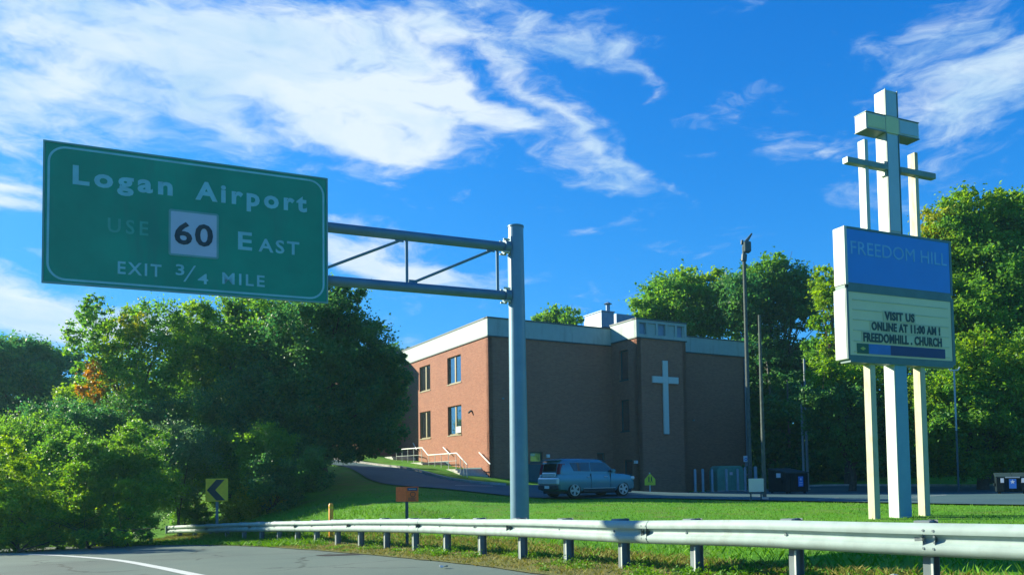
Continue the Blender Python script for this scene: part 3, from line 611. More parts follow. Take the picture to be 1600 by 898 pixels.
# mast
mb0 = Vector((P(807, 741, 20.85).x, 20.85, 0))+SD*.08; gz = h1(mb0.x, mb0.y)
ms = empty('sign_mast', (mb0.x, mb0.y, gz), 'thick grey steel mast with two horizontal truss arms carrying the green highway sign', 'sign mast')
z_ = lambda z: z-gz
mb = MB(); mb.tube([(0, 0, -.1), (0, 0, z_(4)), (0, 0, z_(6.68))], [.255, .225, .205], 32, True); mb.build('pole', MT['steel'], ms, True)
mb = MB(); mb.tube([(0, 0, z_(6.68)), (0, 0, z_(6.72))], .222, 32); mb.build('pole_cap', MT['truss'], ms, True)
mb = MB(); mb.tube([(0, 0, 0), (0, 0, .06)], .42, 24); mb.build('base_plate', MT['truss'], ms)
Tz, Bz = 6.12, 4.80
ax = lambda t, z, n=0: Vector((-SD.x*t+SN.x*n, -SD.y*t+SN.y*n, z-gz))-SN*.0
for z, r in ((Tz, .125), (Bz, .125)):
    mb = MB(); mb.tube([ax(.36, z), ax(9.6, z)], r, 20); mb.build('arm', MT['truss'], ms, True)
    mb = MB(); mb.tube([ax(.20, z), ax(.30, z)], .17, 16); mb.tube([ax(.30, z), ax(.36, z)], .20, 16); mb.build('flange', MT['truss'], ms)
    for s_ in (-1, 1):
        for q in (-.17, .17):
            b = MB(); b.tube([ax(.24, z+q, .13*s_), ax(.42, z+q, .13*s_)], .028, 6); b.build('bolt', MT['white'], ms)
mb = MB(); mb.obox(ax(.2, Bz-.3, .11), -SD*.0+SD*.04, -SN*.22, Zv*1.9); mb.build('clamp_plate', MT['truss'], ms)
for t in (.55, 3.05, 5.6, 8.1):
    mb = MB(); mb.tube([ax(t, Bz+.1), ax(t, Tz-.1)], .04, 8); mb.build('strut', MT['truss'], ms, True)
for t0, t1 in ((2.9, .75), (5.45, 3.25), (7.95, 5.8)):
    mb = MB(); mb.tube([ax(t0, Bz+.13), ax(t1, Tz-.15)], .036, 8); mb.build('brace', MT['truss'], ms, True)
    for t, z in ((t0, Bz+.11), (t1, Tz-.17)):
        b = MB(); b.obox(ax(t+.1, z, .02), SD*.22, -SN*.04, Zv*.09); b.build('gusset', MT['truss'], ms)
for t in (5.3, 7.2, 9.1):
    mb = MB(); mb.obox(ax(t, 4.25, .16)+SD*0, SD*.1, -SN*.02-SN*.01, Zv*2.9); mb.build('hanger_beam', MT['truss'], ms)
# move the mast arm axis behind the panel: hangers sit between arm and panel

# ------------------------------------------------------------------ church pylon sign
QO = Vector((8.665, 20.0, 0)); QD = Vector((.92, .392, 0)).normalized(); QN = Vector((QD.y, -QD.x, 0))
gq = h1(QO.x+2*QD.x, QO.y+.8)
py = empty('church_pylon_sign', (0, 0, 0), 'tall church sign with blue panel, changeable letter board and three crosses above', 'sign')
def Q(u, z, n=0): return QO+QD*u+QN*n+Zv*z
def qbox(u0, u1, z0, z1, n0, n1, m, name, parent=py, bv=0):
    mb = MB(); mb.obox(Q(u0, z0, n1), QD*(u1-u0), -QN*(n1-n0), Zv*(z1-z0)); o = mb.build(name, m, parent)
    if bv: bevel(o, bv)
    return o
qbox(0, 3.96, 4.80, 6.33, -.36, 0, MT['white'], 'upper_cabinet', bv=.015)
qbox(0, 3.96, 2.86, 4.70, -.40, 0, MT['white'], 'lower_cabinet', bv=.015)
qbox(.02, 3.94, 4.701, 4.799, -.34, -.02, MT['trim'], 'cabinet_joint')
qbox(.10, 3.88, 4.86, 6.27, .0, .02, MT['blue'], 'blue_panel')
qbox(0, .09, 4.80, 6.33, .001, .03, MT['white'], 'retainer'); qbox(3.885, 3.96, 4.80, 6.33, .001, .03, MT['trim'], 'retainer')
qbox(.091, 3.884, 6.272, 6.33, .001, .03, MT['trim'], 'retainer'); qbox(.091, 3.884, 4.70, 4.858, .001, .03, MT['trim'], 'retainer')
qbox(.08, 3.86, 2.97, 4.62, .0, .02, MT['cream'], 'letter_board')
qbox(0, .075, 2.86, 4.699, .001, .035, MT['trim'], 'retainer'); qbox(3.865, 3.96, 2.86, 4.699, .001, .035, MT['trim'], 'retainer')
qbox(.077, 3.863, 2.78, 2.96, -.3, .035, MT['trim'], 'retainer'); qbox(.077, 3.863, 4.62, 4.70, .001, .035, MT['trim'], 'retainer')
for z in (4.42, 4.16, 3.90, 3.62, 3.34, 3.06): qbox(.22, 3.74, z-.012, z+.012, .02, .034, MT['tile'], 'letter_track')
lt = lambda s, u0, u1, v, cap, m, b=.02, sp=1.1: lettering(s, MT[m], py, QO+QN*.04, QD, QN, u0, u1, v, cap, b, sp)
for (u0, u1, z0, z1) in ((1.28, 2.46, 3.93, 4.2), (.8, 3.42, 3.63, 3.88), (.5, 3.46, 3.32, 3.6)): qbox(u0, u1, z0, z1, .021, .036, MT['tile'], 'letter_strip')
lt('VISIT US', 1.32, 2.42, 3.95, .225, 'letter', .04); lt('ONLINE AT 11:00 AM !', .84, 3.38, 3.65, .225, 'letter', .04); lt('FREEDOMHILL . CHURCH', .54, 3.43, 3.335, .24, 'letter', .04)
qbox(.32, .72, 3.02, 3.28, .021, .036, MT['bannergreen'], 'banner'); qbox(.721, 1.5, 3.02, 3.28, .021, .037, MT['bannerblue'], 'banner'); qbox(1.501, 3.56, 3.02, 3.28, .021, .036, MT['navy'], 'banner')
mb = MB(); mb.prism([(.42, 3.15), (.52, 3.2), (.62, 3.15), (.52, 3.1)], QO+QN*.037, QD, Zv, QN*.004); mb.build('banner_emblem', MT['bannerswoosh'], py)
lettering('FREEDOM HILL', MT['bluetext'], py, QO+QN*.019, QD, QN, .22, 3.78, 5.62, .34, 0.0, 1.0)
gb = lambda u: h1(QO.x+QD.x*u, QO.y+QD.y*u)-.1
mainN0, mainN1 = -.33, .0
def post(u0, u1, z0, z1, n0, n1, m, name): qbox(u0, u1, z0, z1, n0, n1, m, name, bv=.012)
cu0, cu1 = 1.67, 2.14
post(cu0, cu1, gb(1.8), 2.86, -.36, -.02, MT['whiteclean'], 'centre_post'); post(.83, 1.02, gb(.7), 2.86, -.27, -.04, MT['rusty'], 'side_post'); post(2.66, 2.86, gb(2.7), 2.86, -.27, -.04, MT['rusty'], 'side_post')
qbox(cu0+.03, cu1-.03, gb(1.8)+.12, 2.84, -.019, -.006, MT['postshade'], 'post_shade_panel')  # added panel, its blue stands for the shade on the post front
cross = qbox(cu0, cu1, 6.332, 10.27, -.36, -.02, MT['white'], 'main_cross_upright', bv=.012)
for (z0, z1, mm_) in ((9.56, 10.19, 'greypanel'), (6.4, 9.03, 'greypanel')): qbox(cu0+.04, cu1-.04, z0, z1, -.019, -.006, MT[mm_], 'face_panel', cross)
arm = qbox(cu0-.72, cu0-.003, 9.08, 9.52, -.38, .0, MT['white'], 'main_cross_arm', bv=.012); arm2 = qbox(cu1+.003, cu1+.77, 9.08, 9.52, -.38, .0, MT['white'], 'main_cross_arm', bv=.012)
qbox(cu0, cu1, 9.08, 9.52, -.385, .002, MT['yellowed'], 'cross_centre_panel', cross)
qbox(cu0-.67, cu0-.04, 9.13, 9.47, .001, .012, MT['yellowed'], 'face_panel', arm); qbox(cu1+.04, cu1+.72, 9.13, 9.47, .001, .012, MT['greypanel'], 'face_panel', arm2)
for o_, u0, u1 in ((arm, cu0-.73, cu0-.002), (arm2, cu1+.002, cu1+.78)):
    qbox(u0, u1, 9.52, 9.54, -.39, .014, MT['trim'], 'edge_trim', o_); qbox(u0, u1, 9.06, 9.08, -.39, .014, MT['trim'], 'edge_trim', o_)
for zz in ((6.334, 9.055), (9.545, 10.28)):
    for u in (cu0, cu1-.025): qbox(u, u+.025, *zz, -.018, .006, MT['trim'], 'edge_trim', cross)
for i, (uc, zt) in enumerate(((.95, 8.78), (2.80, 8.70))):
    u = qbox(uc-.06, uc+.06, 6.332, zt, -.26, -.02, MT['white'] if i == 0 else MT['rusty'], 'small_cross_upright', bv=.01)
    a0, a1 = (uc-.72, cu0-.01) if i == 0 else (cu1+.01, uc+.66)
    qbox(a0, a1, 8.03, 8.19, -.14, .03, MT['armshade'], 'small_cross_arm', bv=.012); qbox(a0-.02 if i == 0 else a1, a0 if i == 0 else a1+.02, 8.035, 8.185, -.135, .025, MT['white'], 'arm_end_cap')
qbox(cu0-.06, cu0-.001, 7.9, 8.3, -.2, -.05, MT['white'], 'junction_plate')

# ------------------------------------------------------------------ guard rail
gr = empty('guard_rail', (4.8, 7.3, h1(4.8, 7.3)), 'pale galvanised W-beam guard rail on dark steel posts along the road verge', 'guard rail')
gr.location = (0, 0, 0)
RC = crom(RAIL, 40); cum = [0]
for i in range(1, len(RC)): cum.append(cum[-1]+(RC[i]-RC[i-1]).length)
TOPS = {0: -.50, 1: -.49}
def rail_at(s):
    i = min(max(np.searchsorted(cum, s)-1, 0), len(RC)-2); t = (s-cum[i])/(cum[i+1]-cum[i]); p = RC[i].lerp(RC[i+1], t); d = (RC[i+1]-RC[i]).normalized(); return p, d
ys = np.array([r[1] for r in RAIL]); zt = np.array([-.45, -.47, -.524, -.60, -.70, -.876, -1.108, -1.574, -2.05])
def railtop(p): return float(np.interp(p.y, ys, zt))
prof = [(.0, .165), (.012, .168), (.035, .155), (.066, .118), (.072, .085), (.064, .055), (.012, .022), (.004, .0), (.012, -.022), (.064, -.055), (.072, -.085), (.066, -.118), (.035, -.155), (.012, -.168), (.0, -.165)]
Lr = cum[-1]; nb = int(Lr/3.81); L1 = Lr/nb
for k in range(nb):
    s0, s1 = k*L1-.12, (k+1)*L1; s0 = max(0, s0); n = 8; mb = MB(); pts = []
    for j in range(n+1):
        s = s0+(s1-s0)*j/n; p, d = rail_at(s); nr = Vector((-d.y, d.x, 0)); z = railtop(p)-.165; lift = .006*(k % 2)
        wob = .012*sin(s*1.3)
        for (a, b) in prof+[(q[0]-.006, q[1]) for q in reversed(prof)]: v = p+nr*(a+.05+lift+wob*.5); pts.append((v.x, v.y, z+b+wob*.4))
    m_ = len(prof)*2; fs = [(j*m_+i, j*m_+(i+1) % m_, (j+1)*m_+(i+1) % m_, (j+1)*m_+i) for j in range(n) for i in range(m_)]+[tuple(range(m_)), tuple(n*m_+i for i in reversed(range(m_)))]
    mb.add(pts, fs); mb.build('rail_beam', MT['rail'], gr, True)
    if k > 0:                                   # splice bolts
        p, d = rail_at(k*L1-.06); nr = Vector((-d.y, d.x, 0)); z = railtop(p)-.165; b = MB()
        for u in (-.05, .05):
            for zz, nn in ((.09, .092), (.03, .05), (-.03, .05), (-.09, .092)):
                c = p+d*u+nr*(min(nn, .074)+.05)+Zv*(z+zz); b.tube([c-nr*.012, c+nr*.003], .013, 6)
        b.build('splice_bolts', MT['post'], gr)
p, d = rail_at(Lr); nr = Vector((-d.y, d.x, 0)); mb = MB(); mb.obox(p+nr*-.03+Zv*(railtop(p)-.34), d*.03, nr*.2, Zv*.35); mb.build('end_cap', MT['rail'], gr)
s = Lr-.9; pk = 0
while s > .5:
    p, d = rail_at(s); nr = Vector((-d.y, d.x, 0)); gz_ = h1(p.x, p.y)-.15; zt_ = railtop(p); rot = random.uniform(-.03, .03)
    d2 = (d+nr*rot).normalized(); n2 = Vector((-d2.y, d2.x, 0)); q = p-n2*.20
    I = MB(); hz = zt_+.022-gz_
    for y0 in (0, .145): I.obox(q+n2*y0-d2*.05+Zv*gz_, d2*.10, n2*.008, Zv*hz)
    I.obox(q+n2*.008-d2*.004+Zv*gz_, d2*.008, n2*.137, Zv*hz); po = I.build('post', MT['post'], gr)
    bl = MB(); bl.obox(q+n2*.154-d2*.085+Zv*(zt_-.33), d2*.17, n2*.10, Zv*.35); bevel(bl.build('blockout', MT['post'], po), .008)
    ed = MB(); ed.obox(q+n2*.154-d2*.058+Zv*gz_, d2*.022, n2*.012, Zv*(zt_-.36-gz_)); ed.build('flange_edge', MT['postedge'], po)
    bt = MB(); c = p+nr*.055+Zv*(zt_-.165); bt.tube([c-nr*.01, c+nr*.018], .017, 8); bt.build('post_bolt', MT['post'], po)
    s -= 1.62; pk += 1

# ------------------------------------------------------------------ small signs and poles
def pbox(parent, m, name, x0, x1, y0, y1, z0, z1, bv=0):
    mb = MB(); mb.box(x0, x1, y0, y1, z0, z1); o = mb.build(name, m, parent)
    if bv: bevel(o, bv)
    return o
# chevron
g0 = at_ground(339, 32.2); zt_ = P(338, 747, 32.2).z-g0.z; zb_ = P(338, 783, 32.2).z-g0.z
ch = empty('chevron_sign', g0, 'yellow curve warning sign with a black chevron pointing left, before the leafy bank', 'road sign', rz=rad(4))
pbox(ch, MT['yellow'], 'panel', -.45, .45, -.02, 0, zb_, zt_, .01)
hh = zt_-zb_; mb = MB(); cp = [(.32, .95), (-.02, .95), (-.40, .5), (-.02, .05), (.34, .05), (-.06, .5)]
mb.prism([(u, zb_+hh*v) for u, v in cp], (0, -.021, 0), (1, 0, 0), Zv, (0, -.004, 0)); mb.build('chevron', MT['black'], ch)
pbox(ch, MT['greypole'], 'post', -.05, .05, .002, .05, -.3, zt_-.1)
# orange double marker
g0 = at_ground(635, 21.0); zt_ = P(636, 760, 21).z-g0.z; zb_ = P(636, 783, 21).z-g0.z
om = empty('utility_marker', g0, 'small orange two-sided utility marker on a dark post behind the guard rail', 'marker sign')
for sgn, nm in ((-1, 0), (1, 1)):
    a = Vector((sgn*.30, .10, 0)); mb = MB(); nrm = Vector((sgn*.1, -.3, 0)).normalized()
    if sgn < 0: mb.obox(Vector((0, 0, zb_))+a, -a, Vector((0, .012, 0)), Zv*(zt_-zb_))
    else: mb.obox(Vector((.004, 0, zb_)), a, Vector((0, .012, 0)), Zv*(zt_-zb_))
    fp = mb.build('marker_panel', MT['orange'], om)
    aa = a.normalized()*sgn if sgn > 0 else -a.normalized()
    if sgn > 0:
        aa = a.normalized(); nn = Vector((aa.y, -aa.x, 0)); o0 = Vector((.004, 0, zb_))+nn*.003
        mb = MB(); mb.prism([(.02, .29), (.29, .29), (.29, .37), (.02, .37)], o0, aa, Zv, nn*.003); mb.build('header', MT['navy'], fp)
        lettering('WARNING', MT['sticker'], fp, o0+nn*.004, aa, nn, .05, .26, .31, .04, .0, 1.1)
        ringmesh(o0, aa, nn, (.09, .24, .12, .26), .07, .015, 'ring', MT['black'], fp, .003)
        mb = MB(); [mb.prism([(.04, z), (.26-.04*(i % 2), z), (.26-.04*(i % 2), z+.015), (.04, z+.015)], o0, aa, Zv, nn*.002) for i, z in enumerate((.03, .06, .09))]; mb.build('small_print', MT['black'], fp)
pbox(om, MT['darkpost'], 'post', -.04, .04, .02, .06, -.3, zt_-.02)
# amber delineator
g0 = at_ground(517, 25); zt_ = P(517, 786, 25).z-g0.z
am = empty('delineator_post', g0, 'short amber yellow delineator post standing on the lawn behind the guard rail', 'marker post')
mb = MB(); mb.tube([(0, 0, -.1), (0, 0, zt_-.04), (0, 0, zt_)], [.075, .075, .05], 12); mb.build('tube', MT['amber'], am, True)
mb = MB(); mb.tube([(0, 0, zt_-.16), (0, 0, zt_-.09)], .077, 12); mb.build('reflective_band', MT['yellow'], am, True)
# tall light pole at the building corner
g0 = at_ground(1172, 46); zt_ = P(1163, 400, 46).z-g0.z
tp = empty('floodlight_pole', g0, 'tall dark pole rising above the roof with an angled floodlight at its top', 'light pole')
mb = MB(); mb.tube([(0, 0, -.2), (0, 0, zt_+.6)], [.13, .10], 12); mb.build('pole', MT['pole'], tp, True)
pbox(tp, MT['darkpost'], 'floodlight', -.04, .40, -.2, .2, zt_+.2, zt_+.85, .06)
mb = MB(); mb.tube([(.1, 0, zt_+.8), (.5, 0, zt_+1.35)], [.12, .05], 8); mb.tube([(-.1, 0, zt_+.7), (-.08, 0, zt_+.95)], .08, 8); mb.build('bracket', MT['darkpost'], tp, True)
mb = MB(); mb.tube([(-.02, 0, zt_-.3), (.02, 0, zt_+.1)], .17, 8); mb.build('collar', MT['darkpost'], tp, True)
g0 = at_ground(1193.5, 31.8)
t2 = empty('slim_pole', g0, 'slim dark pole standing at the lot edge right beside the white board', 'pole')
mb = MB(); mb.tube([(0, 0, -.2), (0, 0, P(1183, 492, 31.8).z-g0.z)], [.085, .055], 10); mb.build('pole', MT['pole'], t2, True)
mb = MB(); mb.tube([(0, 0, .0), (0, 0, .12)], .16, 10); mb.build('footing', MT['concrete'], t2)
g0 = at_ground(1181, 31.0); zt_ = P(1181, 747, 31).z-g0.z; zb_ = P(1181, 768, 31).z-g0.z
wb = empty('white_board', g0, 'blank white board on two short legs at the edge of the parking lot', 'board', rz=rad(8))
pbox(wb, MT['whiteclean'], 'board', -.31, .31, -.02, .02, zb_, zt_, .008); pbox(wb, MT['darkpost'], 'leg', -.24, -.19, .021, .06, -.2, zt_-.05); pbox(wb, MT['darkpost'], 'leg', .19, .24, .021, .06, -.2, zt_-.05)
# two pale poles to the right
g0 = at_ground(1497, 42); zt_ = P(1495, 577, 42).z-g0.z
wp = empty('white_lamp_post', g0, 'slender white post with short crosspiece on top, right of the church sign', 'lamp post')
mb = MB(); mb.tube([(0, 0, zt_-3.3), (0, 0, zt_)], [.05, .045], 8); mb.build('upper_pole', MT['bollard'], wp, True)
mb = MB(); mb.tube([(0, 0, -.2), (0, 0, zt_-3.3)], [.055, .05], 8); mb.build('shaded_lower_pole', MT['darkpost'], wp, True)  # same pale post, coloured dark here for the tree shade
mb = MB(); mb.tube([(-.32, 0, zt_+.12), (-.2, 0, zt_-.04), (.2, 0, zt_-.04), (.32, 0, zt_+.12)], .045, 8); mb.build('crosspiece', MT['whiteclean'], wp, True)
for k, (px, d, top, lab) in enumerate(((1256, 49, 600, 'left one of two thin grey poles standing in the dark behind the dumpster'), (1262, 50.5, 560, 'right one of two thin grey poles standing in the dark behind the dumpster'))):
    g0 = at_ground(px, d); t = empty('grey_pole', g0, lab, 'pole', 'thin grey poles behind the dumpster')
    mb = MB(); mb.tube([(0, 0, -.2), (0, 0, P(px-3, top, d).z-g0.z)], [.09, .07], 8); mb.build('pole', MT['greypole'], t, True)
    mb = MB(); mb.tube([(0, 0, 0), (0, 0, .1)], .16, 8); mb.build('footing', MT['concrete'], t)
# school style sign by the car
g0 = at_ground(1015.5, 46.5); zt_ = P(1015, 739, 46.5).z-g0.z; zb_ = P(1015, 757.5, 46.5).z-g0.z
sc_ = empty('children_sign', g0, 'small fluorescent yellow-green pentagon sign showing two walking children beside the car', 'sign', rz=rad(10))
H_ = zt_-zb_; mb = MB(); mb.prism([(-.33, zb_), (.33, zb_), (.33, zb_+H_*.5), (0, zt_), (-.33, zb_+H_*.5)], (0, 0, 0), (1, 0, 0), Zv, (0, .02, 0)); mb.build('panel', MT['fluoro'], sc_)
for sx in (-.07, .09):
    mb = MB(); z = zb_+H_*.42
    mb.prism([(sx-.03, z-.02), (sx+.03, z-.02), (sx+.035, z+.15), (sx-.03, z+.15)], (0, -.004, 0), (1, 0, 0), Zv, (0, .003, 0))
    mb.prism([(sx+.035*cos(a), z+.19+.035*sin(a)) for a in np.linspace(0, 2*pi, 8, endpoint=False)], (0, -.004, 0), (1, 0, 0), Zv, (0, .003, 0))
    mb.prism([(sx-.03, z-.02), (sx-.075, z-.13), (sx-.045, z-.13), (sx, z-.02)], (0, -.004, 0), (1, 0, 0), Zv, (0, .003, 0)); mb.prism([(sx, z-.02), (sx+.045, z-.13), (sx+.075, z-.13), (sx+.03, z-.02)], (0, -.004, 0), (1, 0, 0), Zv, (0, .003, 0))
    mb.build('child_figure', MT['black'], sc_)
pbox(sc_, MT['whiteclean'], 'post', -.035, .035, .022, .06, -.2, zt_+.05)
# accessible parking sign
g0 = at_ground(1166, 50); zt_ = P(1169, 711.5, 50).z-g0.z; zb_ = P(1169, 721, 50).z-g0.z
hp = empty('parking_sign', g0, 'small pale blue parking sign on a thin post beside the corner bollards', 'sign', rz=rad(10))
pbox(hp, MT['sticker'], 'panel', -.16, .16, -.01, .01, zb_, zt_); ringmesh(Vector((0, -.011, 0)), Vector((1, 0, 0)), Vector((0, -1, 0)), (-.10, .10, zb_+.07, zb_+.27), .09, .045, 'symbol', MT['stickerblue'], hp, .003)
pbox(hp, MT['greypole'], 'post', -.03, .03, .012, .05, -.1, zt_)
# bollards
bo = None
for i, (px, d, hgt) in enumerate(((1086, 51, 1.5), (1098, 51.3, 1.52), (1112.5, 51.6, 1.5), (1135, 52.0, 1.5), (1152.5, 52.3, 1.5), (1164.5, 51.4, 1.6), (1180.5, 52.8, 1.62))):
    g0 = at_ground(px, d)
    if bo is None:
        bo = empty('bollard', g0, None, 'bollard', 'steel bollards along the brick wall'); mb = MB(); mb.tube([(0, 0, -.2), (0, 0, 1.46), (0, 0, 1.52)], [.085, .085, .04], 10); mb.build('tube', MT['bollard'], bo, True)
        mb = MB(); mb.tube([(0, 0, 0), (0, 0, .05)], .15, 10); mb.build('footing', MT['concrete'], bo); b = bo
    else: b = copy_tree(bo)
    b.location = g0; b.scale = (1.35 if i == 6 else 1,)*2+(hgt/1.5,)
    b['label'] = ['leftmost grey bollard of the row by the brick wall', 'second grey bollard from the left of the row by the brick wall', 'grey bollard at the left edge of the green transformer cabinet', 'grey bollard in front of the middle of the green transformer cabinet',
                  'grey bollard at the right edge of the green transformer cabinet', 'grey bollard under the small parking sign', 'thicker grey bollard rising behind the white board'][i]
g0 = at_ground(1135, 53.0); tf = empty('transformer_cabinet', g0, 'green round-topped transformer cabinet behind the bollards at the brick wall', 'utility cabinet', rz=math.atan2(A_.y, A_.x)-rad(14))
prf = [(-1.0, 0), (-1.0, 1.35), (-.93, 1.6), (-.75, 1.72), (.75, 1.72), (.93, 1.6), (1.0, 1.35), (1.0, 0)]
mb = MB(); mb.prism(prf, (0, -.55, 0), (1, 0, 0), Zv, (0, 1.1, 0)); bevel(mb.build('housing', MT['transformer'], tf), .04, 2)
for x in (-.47, .47): pbox(tf, MT['transformer'], 'door', x-.44, x+.44, -.58, -.552, .25, 1.5, .01)
pbox(tf, MT['concrete'], 'pad', -1.15, 1.15, -.75, .7, -.2, .08); pbox(tf, MT['sticker'], 'label_plate', -.1, .12, -.595, -.581, 1.1, 1.3)
# dumpsters
def dumpster(px, d, w, dep, hgt, lab, rz, kind):
    g0 = at_ground(px, d); t = empty('dumpster', g0, lab, 'dumpster', 'black steel dumpsters at the lot edge', rz=rz)
    mb = MB(); mb.prism([(-dep/2, .12), (dep/2, .12), (dep/2, hgt), (-dep/2, hgt*.82)], (-w/2, 0, 0), (0, 1, 0), Zv, (w, 0, 0)); bevel(mb.build('bin', MT['dumpster'], t), .02)
    mb = MB(); mb.prism([(-dep/2-.05, hgt*.82+.01), (dep/2, hgt+.01), (dep/2, hgt+.06), (-dep/2-.05, hgt*.82+.06)], (-w/2-.03, 0, 0), (0, 1, 0), Zv, (w/2-.0+.02, 0, 0)); mb.build('lid', MT['lid'], t)
    mb = MB(); mb.prism([(-dep/2-.05, hgt*.82+.01), (dep/2, hgt+.01), (dep/2, hgt+.06), (-dep/2-.05, hgt*.82+.06)], (.01, 0, 0), (0, 1, 0), Zv, (w/2+.02, 0, 0)); mb.build('lid', MT['lid'], t)
    for x in (-w*.3, 0, w*.3): pbox(t, MT['dumpster'], 'rib', x-.04, x+.04, -dep/2-.04, -dep/2, .15, hgt*.75)
    for x in (-w/2-.08, w/2+.001): pbox(t, MT['dumpster'], 'side_pocket', x, x+.08, -dep*.3, dep*.3, hgt*.42, hgt*.55)
    for x in (-w/2+.15, w/2-.15):
        for y in (-dep/2+.15, dep/2-.15):
            mb = MB(); mb.tube([(x-.03, y, .07), (x+.03, y, .07)], .07, 10); mb.build('caster', MT['tyre'], t)
    if kind == 'a':
        pl = pbox(t, MT['stickerblue'], 'sticker', .02, .36, -dep/2-.056, -dep/2-.041, .42, .98)
        cx, cz = .19, .82; mb = MB()
        for k in range(6):
            a = k*pi/3; mb.prism([(cx+.02*cos(a+1.57), cz+.02*sin(a+1.57)), (cx+.11*cos(a), cz+.11*sin(a)), (cx+.02*cos(a-1.57), cz+.02*sin(a-1.57))], (0, -dep/2-.062, 0), (1, 0, 0), Zv, (0, .005, 0))
        mb.build('emblem', MT['sticker'], pl); mb = MB(); [mb.box(.08, .30, -dep/2-.062, -dep/2-.057, z, z+.035) for z in (.62, .50)]; mb.build('small_print', MT['sticker'], pl)
        pbox(t, MT['sticker'], 'notice', -w/2-.012, -w/2-.002, -.3, .05, hgt*.66, hgt*.84)
    else:
        pl = pbox(t, MT['stickerblue'], 'sticker', -.15, .15, -dep/2-.056, -dep/2-.041, .3, .76); mb = MB(); cx, cz = 0, .62
        mb.prism([(cx+(.11 if k % 2 == 0 else .05)*cos(pi/2+k*pi/5), cz+(.11 if k % 2 == 0 else .05)*sin(pi/2+k*pi/5)) for k in range(10)], (0, -dep/2-.062, 0), (1, 0, 0), Zv, (0, .005, 0)); mb.build('emblem', MT['sticker'], pl)
        for x in (-.5, .36): pbox(t, MT['sticker'], 'pale_block', x, x+.14, -dep/2-.056, -dep/2-.041, .58, .80)
        pbox(t, MT['bollard'], 'pale_strip', -.3, .3, -dep/2-.066, -dep/2-.057, .81, .87)
    return t
dumpster(1231, 44.5, 1.55, 1.5, 1.40, 'black dumpster with a blue sticker and slanted lid behind the slim pole', rad(22), 'a')
dumpster(1580, 38.5, 1.35, 1.1, 1.0, 'black dumpster with two pale blocks and a blue sticker, right end of lot', rad(-28), 'b')
dumpster(1634, 38.8, 1.45, 1.2, 1.18, 'black dumpster cut off by the right edge of the photo', rad(-28), 'b')

